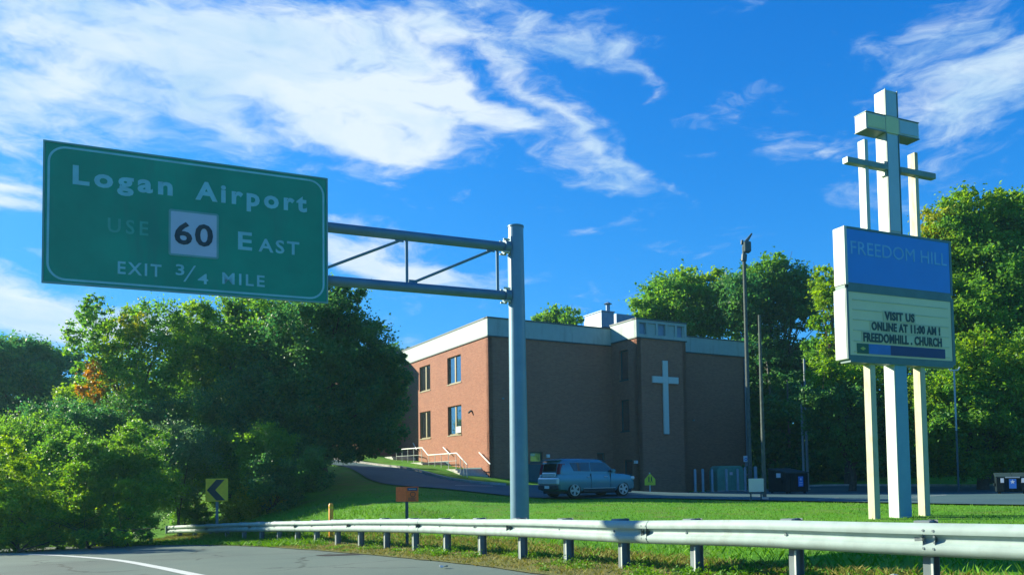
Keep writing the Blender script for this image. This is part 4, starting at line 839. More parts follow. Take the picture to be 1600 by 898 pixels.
# ------------------------------------------------------------------ parked car
def make_car():
    gr_ = [(841, 36.06), (875, 34.5)]
    rr = Vector((2.12, 34.35)); f = Vector((.866, .5)); l = Vector((-.5, .866)); c = rr+f*2.05+l*.9
    z = h1(c.x, c.y)+.03
    t = empty('parked_car', (c.x, c.y, z), 'boxy blue-green hatchback parked in the lot below the brick wall', 'car', rz=rad(30)); t.scale = (1.05, 1.04, 1.04)
    st_ = [(-2.02, .70, .45, .80), (-2.0, .80, .36, .96), (-1.94, .86, .30, 1.04), (-1.6, .895, .26, 1.06), (-.9, .90, .24, 1.05), (0, .90, .24, 1.04), (.9, .90, .24, 1.03), (1.35, .89, .25, 1.01), (1.75, .86, .27, .95), (2.0, .76, .30, .86), (2.09, .62, .36, .74)]
    n = 14; vs = []
    for (x, w, zb, zt) in st_:
        h = [(0, zb), (w-.14, zb), (w-.03, zb+.07), (w, zb+(zt-zb)*.45), (w-.015, zb+(zt-zb)*.75), (w-.05, zt-.03), (w-.14, zt), (0, zt+.035)]
        ring = [(y, zz) for y, zz in h]+[(-y, zz) for y, zz in h[1:-1][::-1]]
        vs += [(x, y, zz) for y, zz in ring]
    fs = [(i*n+k, i*n+(k+1) % n, (i+1)*n+(k+1) % n, (i+1)*n+k) for i in range(len(st_)-1) for k in range(n)]+[tuple(range(n)), tuple((len(st_)-1)*n+k for k in range(n))]
    lo = MB(); lo.add(vs, fs); body = lo.build('body', MT['carpaint'], t)
    cut = MB()
    for x in (-1.27, 1.3):
        for s_ in (-1, 1): cut.tube([(x, s_*.62, .33), (x, s_*1.1, .33)], .40, 28)
    co_ = cut.build('cutter', MT['plastic'])
    md = body.modifiers.new('arch', 'BOOLEAN'); md.object = co_; md.operation = 'DIFFERENCE'; md.solver = 'EXACT'
    me = bpy.data.meshes.new_from_object(body.evaluated_get(bpy.context.evaluated_depsgraph_get())); body.modifiers.clear(); body.data = me; bpy.data.objects.remove(co_)
    me.polygons.foreach_set('use_smooth', [True]*len(me.polygons)); me.set_sharp_from_angle(angle=rad(35))
    # greenhouse
    lv = [(1.0, -1.955, 1.08, .86), (1.12, -1.955, .95, .85), (1.53, -1.87, .42, .77), (1.63, -1.78, .28, .70), (1.68, -1.5, .0, .5)]
    vs = []; 
    for (z_, xr, xf, w) in lv:
        r_ = .10; vs += [(xr+r_, -w, z_), (xf-r_*1.5, -w, z_), (xf-.03, -w+r_*1.6, z_), (xf, 0, z_), (xf-.03, w-r_*1.6, z_), (xf-r_*1.5, w, z_), (xr+r_, w, z_), (xr, w-r_, z_), (xr, -w+r_, z_)]
    m = 9; fs = [(i*m+k, i*m+(k+1) % m, (i+1)*m+(k+1) % m, (i+1)*m+k) for i in range(len(lv)-1) for k in range(m)]+[tuple((len(lv)-1)*m+k for k in range(m))]
    gh = MB(); gh.add(vs, fs); gh.build('roof', MT['carpaint'], t, True)
    ysd = lambda z_: np.interp(z_, [1.0, 1.12, 1.53], [.86, .85, .77])+.008
    def side(poly, name):
        for s_ in (-1, 1):
            g_ = MB(); a = [(x, s_*ysd(z_), z_) for x, z_ in poly]; b_ = [(x, s_*(ysd(z_)-.03), z_) for x, z_ in poly]; k = len(a)
            g_.add(a+b_, [tuple(range(k)), tuple(reversed(range(k, 2*k)))]+[(i, (i+1) % k, k+(i+1) % k, k+i) for i in range(k)]); g_.build(name, MT['carglass'], t)
    side([(-1.28, 1.14), (-.44, 1.12), (-.44, 1.51), (-1.46, 1.50)], 'side_window'); side([(-.40, 1.12), (.80, 1.10), (.42, 1.45), (.34, 1.50), (-.40, 1.51)], 'side_window')
    ws = MB(); ws.add([(1.045, -.70, 1.07), (1.045, .70, 1.07), (.47, .65, 1.52), (.47, -.65, 1.52), (1.0, -.70, 1.07), (1.0, .70, 1.07), (.40, .65, 1.52), (.40, -.65, 1.52)], [(0, 1, 2, 3), (7, 6, 5, 4), (0, 3, 7, 4), (1, 5, 6, 2), (3, 2, 6, 7), (0, 4, 5, 1)]); ws.build('windscreen', MT['carglass'], t)
    rw = MB(); rw.add([(-1.97, -.52, 1.14), (-1.97, .52, 1.14), (-1.90, .50, 1.47), (-1.90, -.50, 1.47), (-1.93, -.52, 1.14), (-1.93, .52, 1.14), (-1.86, .50, 1.47), (-1.86, -.50, 1.47)], [(0, 3, 2, 1), (4, 5, 6, 7), (0, 1, 5, 4), (1, 2, 6, 5), (2, 3, 7, 6), (3, 0, 4, 7)]); rw.build('rear_window', MT['carglass'], t)
    sp = MB(); sp.add([(-1.98, -.64, 1.59), (-1.98, .64, 1.59), (-1.72, .66, 1.65), (-1.72, -.66, 1.65), (-1.98, -.64, 1.62), (-1.98, .64, 1.62), (-1.72, .64, 1.68), (-1.72, -.64, 1.68)], [(0, 3, 2, 1), (4, 5, 6, 7), (0, 1, 5, 4), (1, 2, 6, 5), (2, 3, 7, 6), (3, 0, 4, 7)]); sp.build('spoiler', MT['carpaint'], t)
    for s_ in (-1, 1):
        y0, y1 = sorted((s_*.58, s_*.80)); tl = MB(); tl.add([(-1.985, y0, 1.02), (-1.985, y1, 1.02), (-1.91, y1-.04 if s_ > 0 else y1, 1.46), (-1.91, y0+.04 if s_ < 0 else y0, 1.46), (-1.8, y0, 1.02), (-1.8, y1+(.03 if s_ > 0 else 0), 1.02), (-1.7, y1, 1.46), (-1.7, y0, 1.46)], [(0, 3, 2, 1), (4, 5, 6, 7), (0, 1, 5, 4), (1, 2, 6, 5), (2, 3, 7, 6), (3, 0, 4, 7)]); tl.build('tail_light', MT['red'], t)
        pbox(t, MT['lamp'], 'headlight', 1.80, 2.03, *sorted((s_*.55, s_*.80)), .74, .88, .03)
        pbox(t, MT['carpaint'], 'mirror', .62, .80, *sorted((s_*.90, s_*1.06)), 1.06, 1.20, .03)
        for x in (-.62, .28): pbox(t, MT['rim'], 'door_handle', x, x+.16, *sorted((s_*.895, s_*.93)), .87, .90, .008)
        pbox(t, MT['plastic'], 'sill_trim', -.82, .86, *sorted((s_*.86, s_*.915)), .23, .36, .015)
        pbox(t, MT['rim'], 'sill_strip', -.82, .86, *sorted((s_*.90, s_*.922)), .385, .41)
        for x in (-.42, .62): pbox(t, MT['plastic'], 'door_gap', x, x+.012, *sorted((s_*.86, s_*.903)), .40, 1.02)
    pbox(t, MT['bumpersilver_glare'], 'rear_bumper', -2.09, -1.93, -.80, .80, .56, .86, .05); pbox(t, MT['plastic'], 'bumper_insert', -2.10, -1.9, -.74, .74, .34, .55, .03)
    pbox(t, MT['plate'], 'number_plate', -2.115, -2.101, -.18, .18, .40, .52); pbox(t, MT['bumpersilver_glare'], 'tailgate_panel', -2.02, -1.95, -.54, .54, .88, 1.08, .03)
    pbox(t, MT['plastic'], 'front_bumper', 1.95, 2.13, -.68, .68, .32, .48, .04); pbox(t, MT['plastic'], 'grille', 2.03, 2.10, -.4, .4, .58, .70, .02)
    pbox(t, MT['plastic'], 'underbody', -1.85, 1.9, -.70, .70, .17, .30)
    wh = None
    for x in (-1.27, 1.3):
        for s_ in (-1, 1):
            if wh is None:
                ty = MB(); ty.tube([(0, -.11, 0), (0, -.095, 0), (0, .095, 0), (0, .11, 0)], [.29, .33, .33, .29], 28); w_ = ty.build('wheel', MT['tyre'], t, True)
                ri = MB(); ri.tube([(0, -.105, 0), (0, -.125, 0)], [.235, .225], 24)
                dk = ri.build('hub_well', MT['plastic'], w_)
                sp_ = MB()
                for k in range(5):
                    a = 2*pi*k/5+.3; u = Vector((cos(a), 0, sin(a))); v = Vector((-sin(a), 0, cos(a)))
                    sp_.add([u*.03+v*.035+Vector((0, -.13, 0)), u*.03-v*.035+Vector((0, -.13, 0)), u*.225-v*.06+Vector((0, -.135, 0)), u*.225+v*.06+Vector((0, -.135, 0)), u*.03+v*.035+Vector((0, -.15, 0)), u*.03-v*.035+Vector((0, -.15, 0)), u*.225-v*.05+Vector((0, -.15, 0)), u*.225+v*.05+Vector((0, -.15, 0))], [(0, 1, 2, 3), (7, 6, 5, 4), (0, 4, 5, 1), (1, 5, 6, 2), (2, 6, 7, 3), (3, 7, 4, 0)])
                nn_ = 28; vs = []
                for (r_, y_) in ((.245, -.12), (.245, -.145), (.215, -.145), (.215, -.12)): vs += [(r_*cos(2*pi*k/nn_), y_, r_*sin(2*pi*k/nn_)) for k in range(nn_)]
                sp_.add(vs, [(j*nn_+k, j*nn_+(k+1) % nn_, (j+1)*nn_+(k+1) % nn_, (j+1)*nn_+k) for j in range(3) for k in range(nn_)]); sp_.tube([(0, -.13, 0), (0, -.16, 0)], .05, 12); sp_.build('rim', MT['rim'], w_)
                wh = w_
            else: w_ = copy_tree(wh, t)
            w_.location = (x, s_*.78, .33); w_.rotation_euler = (0, random.random() if s_ < 0 else random.random(), pi if s_ > 0 else 0)
make_car()

# ------------------------------------------------------------------ vegetation
def leaves(cent, size, flat=.5, aspect=.55):
    n = len(cent); nr = RNG.normal(size=(n, 3)); nr[:, 2] = np.abs(nr[:, 2])*.9+flat*.5; nr /= np.linalg.norm(nr, axis=1)[:, None]
    a = np.cross(nr, RNG.normal(size=(n, 3))); a /= np.linalg.norm(a, axis=1)[:, None]; b = np.cross(nr, a)
    s = (size*(.6+.8*RNG.random(n)))[:, None]; a = a*s*.5; b = b*s*.5*aspect; dr = nr*s*.12
    v = np.stack([cent-a-dr, cent+b, cent+a-dr, cent-b], 1).reshape(-1, 3); f = np.arange(4*n).reshape(-1, 4); return v, f
def lobe_points(c, r, n, clumps=26, sq=(1, 1, .85)):
    d = RNG.normal(size=(clumps, 3)); d /= np.linalg.norm(d, axis=1)[:, None]; rad_ = RNG.uniform(.45, 1.12, clumps)[:, None]
    cc = d*rad_*r*np.array(sq); k = RNG.integers(0, clumps, n); cr = r*RNG.uniform(.12, .42, clumps)[k][:, None]
    g = RNG.normal(size=(n, 3)); g /= np.linalg.norm(g, axis=1)[:, None]; g *= (RNG.random(n)**.6)[:, None]
    g[:, 2] *= .75
    g[RNG.random(n) < .22] *= 2.1                      # loose sprays that break up the clumps
    return np.array(c)+cc[k]+g*cr
def trunk_mesh(base, tips, r0, m, parent, name='trunk', fork=.35):
    mb = MB(); top = Vector(np.mean([tuple(t) for t in tips], axis=0)); fk = base.lerp(top, fork)
    j1 = Vector((random.uniform(-.2, .2), random.uniform(-.2, .2), 0)); p = [base-Zv*.4, base.lerp(fk, .5)+j1, fk]
    mb.tube(p, [r0*1.25, r0*.95, r0*.75], 9)
    cur = [fk]; 
    for t in tips:
        t = Vector(t); s0 = fk.lerp(base, random.uniform(0, .3)); mid = s0.lerp(t, .5)+Vector((random.uniform(-.3, .3), random.uniform(-.3, .3), random.uniform(.0, .5)))
        mb.tube([s0, mid, t], [r0*.5, r0*.3, r0*.08], 6)
        for _ in range(3):
            e = t+Vector((random.gauss(0, .8), random.gauss(0, .8), random.gauss(.4, .6))); mb.tube([mid.lerp(t, random.random()*.7), e], [r0*.14, r0*.04], 5)
    return mb.build(name, m, parent, True, fix=False)
def tree(name, lobes, trunk_px, d0, leaf, label, cat, group=None, cover=1.5, m='leaf_mid', accents=(), bark='bark', tr=.28, spread=1.6, fork=.35):
    """lobes: (px, py, radius px, optional depth offset, optional material index)"""
    g0 = at_ground(trunk_px, d0); t = empty(name, g0, label, cat, group); V = []; Fs = []; MI = []; tips = []; nb_ = 0
    for lb in lobes:
        px, py_, rp = lb[:3]; dd = lb[3] if len(lb) > 3 else random.uniform(-spread, spread); mi = lb[4] if len(lb) > 4 else 0
        d = d0+dd; c = P(px, py_, d); r = rp*d/FPX; area = leaf*leaf*.28
        n = int(cover*4*pi*r*r*.8/area); n = min(n, 26000)
        pts = lobe_points(tuple(c-g0), r, n, int(18+14*min(r, 3))); v, f = leaves(pts, leaf)
        V.append(v); Fs.append(f+nb_); nb_ += len(v); MI.append(np.full(len(f), mi)); tips.append(c-g0)
    mesh_np('crown', np.concatenate(V), np.concatenate(Fs), [MT[m]]+[MT[a] for a in accents], t, np.concatenate(MI), False)
    if tr: trunk_mesh(Vector((0, 0, 0)), tips[:9], tr, MT[bark], t, fork=fork)
    return t
# left group ------------------------------------------------
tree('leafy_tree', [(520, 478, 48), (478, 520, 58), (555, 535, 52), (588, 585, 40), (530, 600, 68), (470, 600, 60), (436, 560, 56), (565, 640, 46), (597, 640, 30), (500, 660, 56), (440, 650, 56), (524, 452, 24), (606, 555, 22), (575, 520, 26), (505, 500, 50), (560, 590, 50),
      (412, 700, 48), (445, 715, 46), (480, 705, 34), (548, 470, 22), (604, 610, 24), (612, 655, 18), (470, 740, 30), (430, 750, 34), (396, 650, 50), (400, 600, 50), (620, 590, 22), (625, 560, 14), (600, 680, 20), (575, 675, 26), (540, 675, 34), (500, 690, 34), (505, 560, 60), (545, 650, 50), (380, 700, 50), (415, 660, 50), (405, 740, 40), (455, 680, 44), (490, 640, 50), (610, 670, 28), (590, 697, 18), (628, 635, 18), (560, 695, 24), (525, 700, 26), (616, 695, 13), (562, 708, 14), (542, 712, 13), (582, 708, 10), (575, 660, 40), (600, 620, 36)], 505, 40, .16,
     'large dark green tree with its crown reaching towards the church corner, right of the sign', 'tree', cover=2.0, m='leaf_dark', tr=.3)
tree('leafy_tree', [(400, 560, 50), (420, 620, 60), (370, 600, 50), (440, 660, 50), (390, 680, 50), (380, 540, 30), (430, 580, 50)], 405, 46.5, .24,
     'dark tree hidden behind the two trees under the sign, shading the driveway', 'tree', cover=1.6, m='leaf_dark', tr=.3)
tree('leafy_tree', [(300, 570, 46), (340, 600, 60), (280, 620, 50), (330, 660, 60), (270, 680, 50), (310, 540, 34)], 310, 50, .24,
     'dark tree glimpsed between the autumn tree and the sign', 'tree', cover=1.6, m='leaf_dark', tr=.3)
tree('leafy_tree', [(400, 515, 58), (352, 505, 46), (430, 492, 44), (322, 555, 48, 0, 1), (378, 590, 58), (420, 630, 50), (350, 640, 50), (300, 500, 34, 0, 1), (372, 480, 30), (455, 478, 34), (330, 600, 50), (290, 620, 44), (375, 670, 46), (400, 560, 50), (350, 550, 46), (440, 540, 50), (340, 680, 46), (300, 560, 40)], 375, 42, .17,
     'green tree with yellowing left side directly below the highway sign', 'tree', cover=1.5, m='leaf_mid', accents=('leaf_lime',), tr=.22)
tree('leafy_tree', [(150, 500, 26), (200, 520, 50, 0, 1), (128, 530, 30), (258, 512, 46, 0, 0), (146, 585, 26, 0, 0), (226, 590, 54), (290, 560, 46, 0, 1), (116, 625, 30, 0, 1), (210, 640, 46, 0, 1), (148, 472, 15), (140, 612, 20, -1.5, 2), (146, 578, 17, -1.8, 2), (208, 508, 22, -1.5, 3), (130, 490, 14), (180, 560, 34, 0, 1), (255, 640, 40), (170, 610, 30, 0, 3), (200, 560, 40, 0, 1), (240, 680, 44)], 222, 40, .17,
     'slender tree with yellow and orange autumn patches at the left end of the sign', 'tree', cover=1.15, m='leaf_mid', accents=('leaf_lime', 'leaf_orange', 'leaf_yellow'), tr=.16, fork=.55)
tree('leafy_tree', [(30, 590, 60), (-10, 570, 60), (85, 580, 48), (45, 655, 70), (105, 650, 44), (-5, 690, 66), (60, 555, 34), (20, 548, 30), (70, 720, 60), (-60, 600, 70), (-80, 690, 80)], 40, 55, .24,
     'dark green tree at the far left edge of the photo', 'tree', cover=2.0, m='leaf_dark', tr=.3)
shr = [((20, 770, 66), (-20, 800, 60), (40, 820, 40), (5, 720, 44), 27.6, 'leaf_lime', 'lime green shrub mound at the bottom left corner beside the road'),
       ((95, 735, 56), (70, 780, 46), (120, 775, 44), (110, 700, 34), 31, 'leaf_mid', 'mid green shrub mound second from the left edge'),
       ((78, 825, 32), (120, 822, 34), (150, 800, 40), (100, 800, 36), 28.6, 'leaf_lime', 'low yellow-green bush at the roadside below the slender tree'),
       ((190, 745, 56), (220, 700, 44), (160, 715, 44), (235, 760, 44), 31.5, 'leaf_mid', 'rounded green bush under the slender autumn tree'),
       ((195, 810, 38), (170, 830, 28), (222, 812, 20), (215, 785, 30), 29.6, 'leaf_lime', 'bright green bush between the road and the left end of the guard rail'),
       ((280, 740, 46), (262, 700, 44), (298, 705, 40), (265, 775, 36), 35.4, 'leaf_silver', 'greyish green bush just left of the chevron sign'),
       ((285, 812, 22), (315, 808, 22), (300, 795, 26), 36.2, 'leaf_mid', 'small bush behind the end cap of the guard rail'),
       ((356, 730, 42), (384, 705, 38), (330, 700, 38), (388, 750, 32), (345, 760, 34), 37.2, 'leaf_mid', 'tall leafy bush rising behind the chevron sign'),
       ((385, 795, 28), (410, 788, 30), (360, 800, 24), (430, 800, 20), (395, 775, 30), 35, 'leaf_yellow', 'low yellow-green bush right of the chevron sign'),
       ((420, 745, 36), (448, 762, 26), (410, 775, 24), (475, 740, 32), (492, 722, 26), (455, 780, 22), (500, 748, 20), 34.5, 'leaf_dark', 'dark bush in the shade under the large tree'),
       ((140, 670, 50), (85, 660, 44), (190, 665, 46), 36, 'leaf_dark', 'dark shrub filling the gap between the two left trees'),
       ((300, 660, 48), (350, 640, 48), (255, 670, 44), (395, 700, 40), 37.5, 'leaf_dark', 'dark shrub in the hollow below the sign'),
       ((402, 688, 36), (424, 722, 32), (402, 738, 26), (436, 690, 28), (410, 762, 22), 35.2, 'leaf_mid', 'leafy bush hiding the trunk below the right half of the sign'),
       ((30, 838, 20), (0, 842, 18), (62, 838, 18), (95, 842, 14), 26.6, 'leaf_lime', 'low fringe of bright leaves nearest the road at the far left'),
       ((130, 838, 16), (165, 836, 17), (195, 838, 15), (225, 836, 13), 27.6, 'leaf_mid', 'low fringe of leaves left of the guard rail end cap'),
       ((150, 760, 44), (190, 780, 36), (130, 745, 36), (215, 770, 32), 30.2, 'leaf_lime', 'sunlit yellow-green bush in the middle of the left bank'),
       ((60, 700, 48), (100, 690, 40), (20, 690, 44), (70, 670, 30), 33.5, 'leaf_mid', 'upper shrub of the left bank under the far left dark tree'),
       ((-60, 780, 70), (-100, 820, 60), 28, 'leaf_mid', 'green shrub cut off by the left edge of the photo')]
for s_ in shr: tree('shrub', [(*q, random.uniform(-1, 1)) for q in s_[:-3]], s_[0][0], s_[-3], .105, s_[-1], 'shrub', 'shrubs on the left bank', cover=1.8, m=s_[-2], tr=.07, fork=.2)
# right group -----------------------------------------------
tree('leafy_tree', [(1040, 462, 34), (1003, 482, 22), (1080, 448, 38, 0, 1), (1112, 475, 40), (1062, 500, 40), (1025, 500, 28, 0, 1), (1095, 505, 36), (1140, 470, 34), (1070, 430, 18), (1120, 440, 24, 0, 1), (1060, 475, 46), (1030, 470, 36), (1100, 495, 46), (1150, 505, 30), (1010, 505, 30)], 1090, 66, .30,
     'broad sunlit green tree rising behind the stair tower roof', 'tree', 'trees behind the church', cover=1.7, m='leaf_mid', accents=('leaf_lime',), tr=.35)
tree('leafy_tree', [(1205, 432, 36, 0, 1), (1160, 455, 40), (1238, 468, 40), (1195, 490, 44), (1180, 430, 24, 0, 1), (1255, 440, 20), (1150, 490, 26), (1252, 500, 26), (1212, 412, 16, 0, 1), (1185, 545, 40), (1245, 565, 34), (1225, 450, 44), (1175, 470, 44), (1215, 560, 44), (1265, 470, 30), (1170, 580, 40), (1230, 610, 44), (1190, 620, 44), (1262, 560, 30), (1262, 620, 36), (1205, 660, 50), (1170, 500, 30)], 1205, 62, .28,
     'tall green tree with a lit pointed top behind the floodlight pole', 'tree', 'trees behind the church', cover=1.6, m='leaf_dark', accents=('leaf_mid',), tr=.35)
tree('leafy_tree', [(1288, 436, 24, 0, 1), (1300, 470, 26, 0, 1), (1285, 505, 20, 0, 1), (1320, 500, 30), (1296, 535, 20, 0, 1), (1330, 440, 28), (1282, 455, 16), (1360, 480, 44), (1400, 540, 44), (1340, 560, 40), (1300, 560, 30), (1275, 545, 24), (1310, 455, 34, 0, 1), (1420, 470, 44)], 1325, 54, .24,
     'thin yellowish green tree showing at the left edge of the church sign', 'tree', 'trees behind the church', cover=1.4, m='leaf_mid', accents=('leaf_lime',), tr=.25)
tree('leafy_tree', [(1500, 335, 42, 0, 1), (1462, 352, 32, 0, 2), (1552, 338, 44, 0, 1), (1480, 405, 44, 0, 0), (1555, 410, 64), (1525, 480, 62), (1600, 370, 50, 0, 0), (1470, 380, 30, 0, 2), (1520, 380, 50), (1500, 540, 56), (1640, 430, 80), (1600, 500, 60), (1505, 310, 20, 0, 1), (1560, 312, 18, 0, 1), (1498, 450, 40), (1590, 318, 18), (1640, 340, 40), (1440, 400, 26, 0, 1), (1450, 450, 34), (1580, 350, 50, 0, 1), (1490, 360, 44), (1530, 420, 60), (1580, 470, 60), (1455, 500, 44)], 1545, 50, .22,
     'tallest tree, broad rounded crown with bronze patches right of the three crosses', 'tree', cover=1.9, m='leaf_mid', accents=('leaf_lime', 'leaf_yellow'), tr=.4)
tree('leafy_tree', [(1470, 610, 44, 0, 1), (1520, 590, 44), (1560, 570, 50, 0, 1), (1500, 650, 50), (1560, 640, 54), (1610, 600, 60), (1450, 660, 40), (1530, 540, 34, 0, 1), (1600, 660, 50), (1475, 560, 30, 0, 1), (1600, 540, 40), (1430, 620, 34, 0, 1), (1480, 690, 40), (1560, 690, 44), (1630, 690, 50), (1520, 720, 34), (1560, 715, 34), (1600, 720, 34), (1480, 715, 30), (1450, 630, 40, 0, 1), (1500, 610, 36, 0, 1), (1545, 610, 36, 0, 1)], 1535, 45, .19,
     'lower leafy tree with bright leaf tips at the right edge below the tallest tree', 'tree', cover=1.8, m='leaf_mid', accents=('leaf_lime',), tr=.3)
tree('leafy_tree', [(1292, 595, 34, 0, 1), (1330, 590, 30, 0, 1), (1270, 620, 26), (1320, 640, 46), (1360, 630, 40), (1290, 660, 38), (1340, 690, 44), (1385, 680, 40), (1300, 575, 20, 0, 1), (1375, 590, 30, 0, 1), (1410, 640, 40)], 1330, 47, .19,
     'small rounded tree with lime green top under the church sign', 'tree', cover=1.8, m='leaf_dark', accents=('leaf_lime',), tr=.2)
tree('leafy_tree', [(868, 492, 18), (850, 496, 16), (888, 494, 16), (838, 500, 10), (902, 500, 10), (868, 505, 24)], 868, 76, .3, 'small treetop peeping over the middle of the church roof', 'tree', 'trees behind the church', cover=1.6, m='leaf_mid', tr=.25)
tree('leafy_tree', [(612, 548, 14), (595, 552, 16), (632, 552, 12), (580, 560, 20)], 605, 84, .32, 'small hazy treetop over the far left wing of the church', 'tree', 'trees behind the church', cover=1.4, m='leaf_dark', tr=.25)
# thin trunks seen in the dark gap
for i, (px, d, top, lab) in enumerate(((1212, 60, 560, 'thin bare trunk just right of the slim pole'), (1222, 66, 575, 'pale thin trunk in the middle of the dark gap between trees'), (1233, 58, 590, 'slightly leaning thin trunk left of the grey poles'), (1243, 64, 560, 'thin trunk with a few leaves above the grey poles'))):
    g0 = at_ground(px, d); t = empty('thin_tree', g0, lab, 'tree', 'thin trunks in the dark gap behind the lot')
    hh = P(px, top, d).z-g0.z; mb = MB(); mb.tube([(0, 0, -.3), (.1*(i-1), 0, hh*.5), (.25*(i-1.5), .2, hh)], [.13, .10, .05], 7)
    for k in range(5): z = hh*random.uniform(.4, .95); mb.tube([(.1*(i-1), 0, z), (random.uniform(-1, 1), random.uniform(-.6, .6), z+random.uniform(.3, 1))], [.04, .012], 5)
    mb.build('trunk', MT['barkpale'], t, True, fix=False)
    pts = np.concatenate([lobe_points((random.uniform(-1, 1), random.uniform(-1, 1), hh*random.uniform(.55, 1)), 1.0, 500, 8) for _ in range(4)]); v, f = leaves(pts, .22); mesh_np('crown', v, f, [MT['leaf_dark']], t, smooth=False)
# far wood as one mass
V = []; Fs = []; nb_ = 0
def mass(px, py, rp, d, n=None, leaf=.4):
    global nb_
    c = P(px, py, d); r = rp*d/FPX; n = int(1.6*4*pi*r*r*.8/(leaf*leaf*.28)); v, f = leaves(lobe_points(tuple(c), r, n, 40), leaf); V.append(v); Fs.append(f+nb_); nb_ += len(v)
for px in range(1185, 1700, 42):
    for py in (590, 640, 690, 735): mass(px+random.uniform(-14, 14), py+random.uniform(-10, 10), 40, 70+random.uniform(-4, 8)+(8 if py < 640 else 0))
for px in range(1190, 1720, 38):
    for py in (640, 690, 728, 752): mass(px+random.uniform(-12, 12), py+random.uniform(-5, 5), 30, 58+random.uniform(-2, 3), leaf=.34)
for px in range(1190, 1620, 40): mass(px, 560+random.uniform(-12, 12), 34, 84)
for px in range(250, 460, 44):
    for py in (650, 700, 745): mass(px+random.uniform(-12, 12), py, 36, 46+random.uniform(-1, 2), leaf=.24)
for px in range(-150, 300, 60):
    for py in ((660, 720) if px < 100 else (610, 670, 730)): mass(px+random.uniform(-14, 14), py+random.uniform(-10, 10), 46, 62+random.uniform(-4, 8))
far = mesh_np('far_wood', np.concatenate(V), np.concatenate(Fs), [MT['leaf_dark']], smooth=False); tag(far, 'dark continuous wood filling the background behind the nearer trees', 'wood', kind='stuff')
V = []; Fs = []; nb_ = 0
for a in np.linspace(-180, 180, 70):
    if -40 < a < 38: continue
    r0 = 95+random.uniform(-10, 30); x, y = r0*sin(rad(a)), 20+r0*cos(rad(a)); 
    for k in range(2):
        v, f = leaves(lobe_points((x, y, h1(x, y)+3+4*k), 6, 900, 16), .9); V.append(v); Fs.append(f+nb_); nb_ += len(v)
ob = mesh_np('distant_wood', np.concatenate(V), np.concatenate(Fs), [MT['leaf_dark']], smooth=False); tag(ob, 'distant belt of woodland around the road outside the view', 'wood', kind='stuff')

# ------------------------------------------------------------------ grasses
def blades(n, pts, hgt, wid, name, m, lab):
    n = len(pts); z = H(pts[:, 0], pts[:, 1])-.02; base = np.column_stack([pts, z]); a = RNG.random(n)*2*pi; s = (.5+RNG.random(n))[:, None]
    side = np.column_stack([np.cos(a), np.sin(a), np.zeros(n)])*wid*s; lean = np.column_stack([RNG.normal(size=n)*.35, RNG.normal(size=n)*.35, np.ones(n)]); h = (hgt if np.isscalar(hgt) else hgt[:, None])*s
    v = np.stack([base-side, base+side, base+side*.5+lean*h*.6, base+lean*h*np.array([1.5, 1.5, 1])], 1).reshape(-1, 3); f = np.arange(4*n).reshape(-1, 4)
    o = mesh_np(name, v, f, [m], smooth=False); return tag(o, lab, 'grass', kind='stuff')
def rail_strip(n, o0, o1, smin=0, smax=None):
    smax = smax or Lr; s = RNG.random(n)*(smax-smin)+smin; o = RNG.uniform(o0, o1, n); out = []
    for si, oi in zip(s, o): p, d = rail_at(si); out.append((p.x-d.y*oi, p.y+d.x*oi))
    return np.array(out)
pts = rail_strip(56000, -1.7, 1.12); blades(0, pts, .09, .008, 'verge_grass', MT['dry'], 'dry yellowish verge grass along the foot of the guard rail')
pts = rail_strip(14000, -4.2, -.3); blades(0, pts, .10, .008, 'verge_green_grass', MT['blade'], 'green grass tufts mixed into the verge by the guard rail')
cl = np.concatenate([rail_strip(120, -.7, .95, 0, Lr-4), rail_strip(46, -.2, .85, 0, 12)]); V = []; Fs = []; nb_ = 0
for (x, y) in cl:
    r = random.uniform(.08, .24); z = h1(x, y); pts = np.array((x, y, z))+RNG.normal(size=(int(1800*r), 3))*np.array((r, r, r*.55))*.6; pts[:, 2] = np.abs(pts[:, 2]-z)+z+.01
    v, f = leaves(pts, .045); V.append(v); Fs.append(f+nb_); nb_ += len(v)
tag(mesh_np('verge_weeds', np.concatenate(V), np.concatenate(Fs), [MT['weed']], smooth=False), 'bright green weeds growing between the guard rail posts', 'weeds', kind='stuff')
n = 60000; y = RNG.uniform(14, 37, n); x = RNG.uniform(-14, 22, n)*(.3+y/37); pts = np.column_stack([x, y]); de = edge_dist(pts[:, 0], pts[:, 1])
fx = np.array([p[0] for p in FR]); fy = np.array([p[1] for p in FR]); o_ = np.argsort(fx); lim = np.interp(pts[:, 0], fx[o_], fy[o_])
pts = pts[(de > 1.5) & (pts[:, 1] < lim-.1)]; blades(0, pts, .04, .009, 'lawn_grass', MT['blade'], 'short bright lawn grass between guard rail and parking lot')
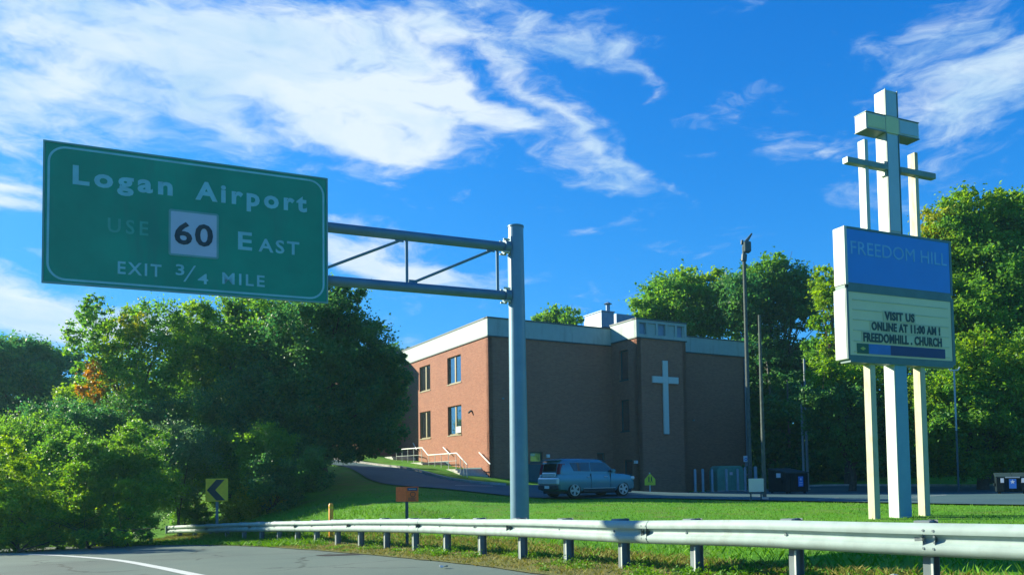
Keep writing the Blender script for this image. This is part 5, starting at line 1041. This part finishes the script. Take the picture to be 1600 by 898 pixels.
# left bank verge grass
ep = np.array(E2); k = RNG.integers(0, len(ep)-1, 60000); t_ = RNG.random(60000)[:, None]; b_ = ep[k]*(1-t_)+ep[k+1]*t_; dd = ep[k+1]-ep[k]; dd /= np.linalg.norm(dd, axis=1)[:, None]
pts = b_+np.column_stack([dd[:, 1], -dd[:, 0]])*RNG.uniform(-.05, 2.6, 60000)[:, None]; pts = pts[(pts[:, 1] > 24) & (pts[:, 0] > -26) & (pts[:, 0] < -6)]
blades(0, pts, .16, .014, 'roadside_grass', MT['blade'], 'strip of long grass between road and the left bushes')
# litter
for i, (px, d, lab) in enumerate(((692, 13.6, 'crumpled white scrap on the asphalt edge left of the mast'), (1396, 9.3, 'white scrap lying in the grass below the church sign'), (452, 25.6, 'small white scrap in the verge left of the dark patch'), (1055, 10.2, 'pale torn scrap among the weeds by the rail post'))):
    p0 = P(px, 741, d); x, y = p0.x, d; z = h1(x, y)+.05; mb = MB(); vs = []; s_ = .09
    for a in range(4):
        for b in range(4): vs.append((x+(a-1.5)*s_/2+random.uniform(-.01, .01), y+(b-1.5)*s_/2, z+random.uniform(0, .05)))
    mb.add(vs, [(a*4+b, a*4+b+1, a*4+b+5, a*4+b+4) for a in range(3) for b in range(3)]); o = mb.build('paper_scrap', MT['whiteclean']); md = o.modifiers.new('t', 'SOLIDIFY'); md.thickness = .004
    tag(o, lab, 'litter', 'scraps of litter on the verge')


# ------------------------------------------------------------------ thin air volume added to lift the shadows
hm = bpy.data.materials.new('shadow_lift_veil'); hm.use_nodes = True; t = hm.node_tree; t.nodes.remove(t.nodes['Principled BSDF'])
pv = N(t, 'ShaderNodeVolumePrincipled'); pv.inputs['Color'].default_value = (.40, .85, .98, 1); pv.inputs['Density'].default_value = .0004; pv.inputs['Anisotropy'].default_value = .35
t.links.new(pv.outputs[0], t.nodes['Material Output'].inputs['Volume'])
mb = MB(); mb.box(-2900, 2900, -2900, 2900, -6.5, 26); hz = mb.build('shadow_lift_veil', hm, kind='stuff'); hz['label'] = 'thin bluish air volume added to lift the shadows'
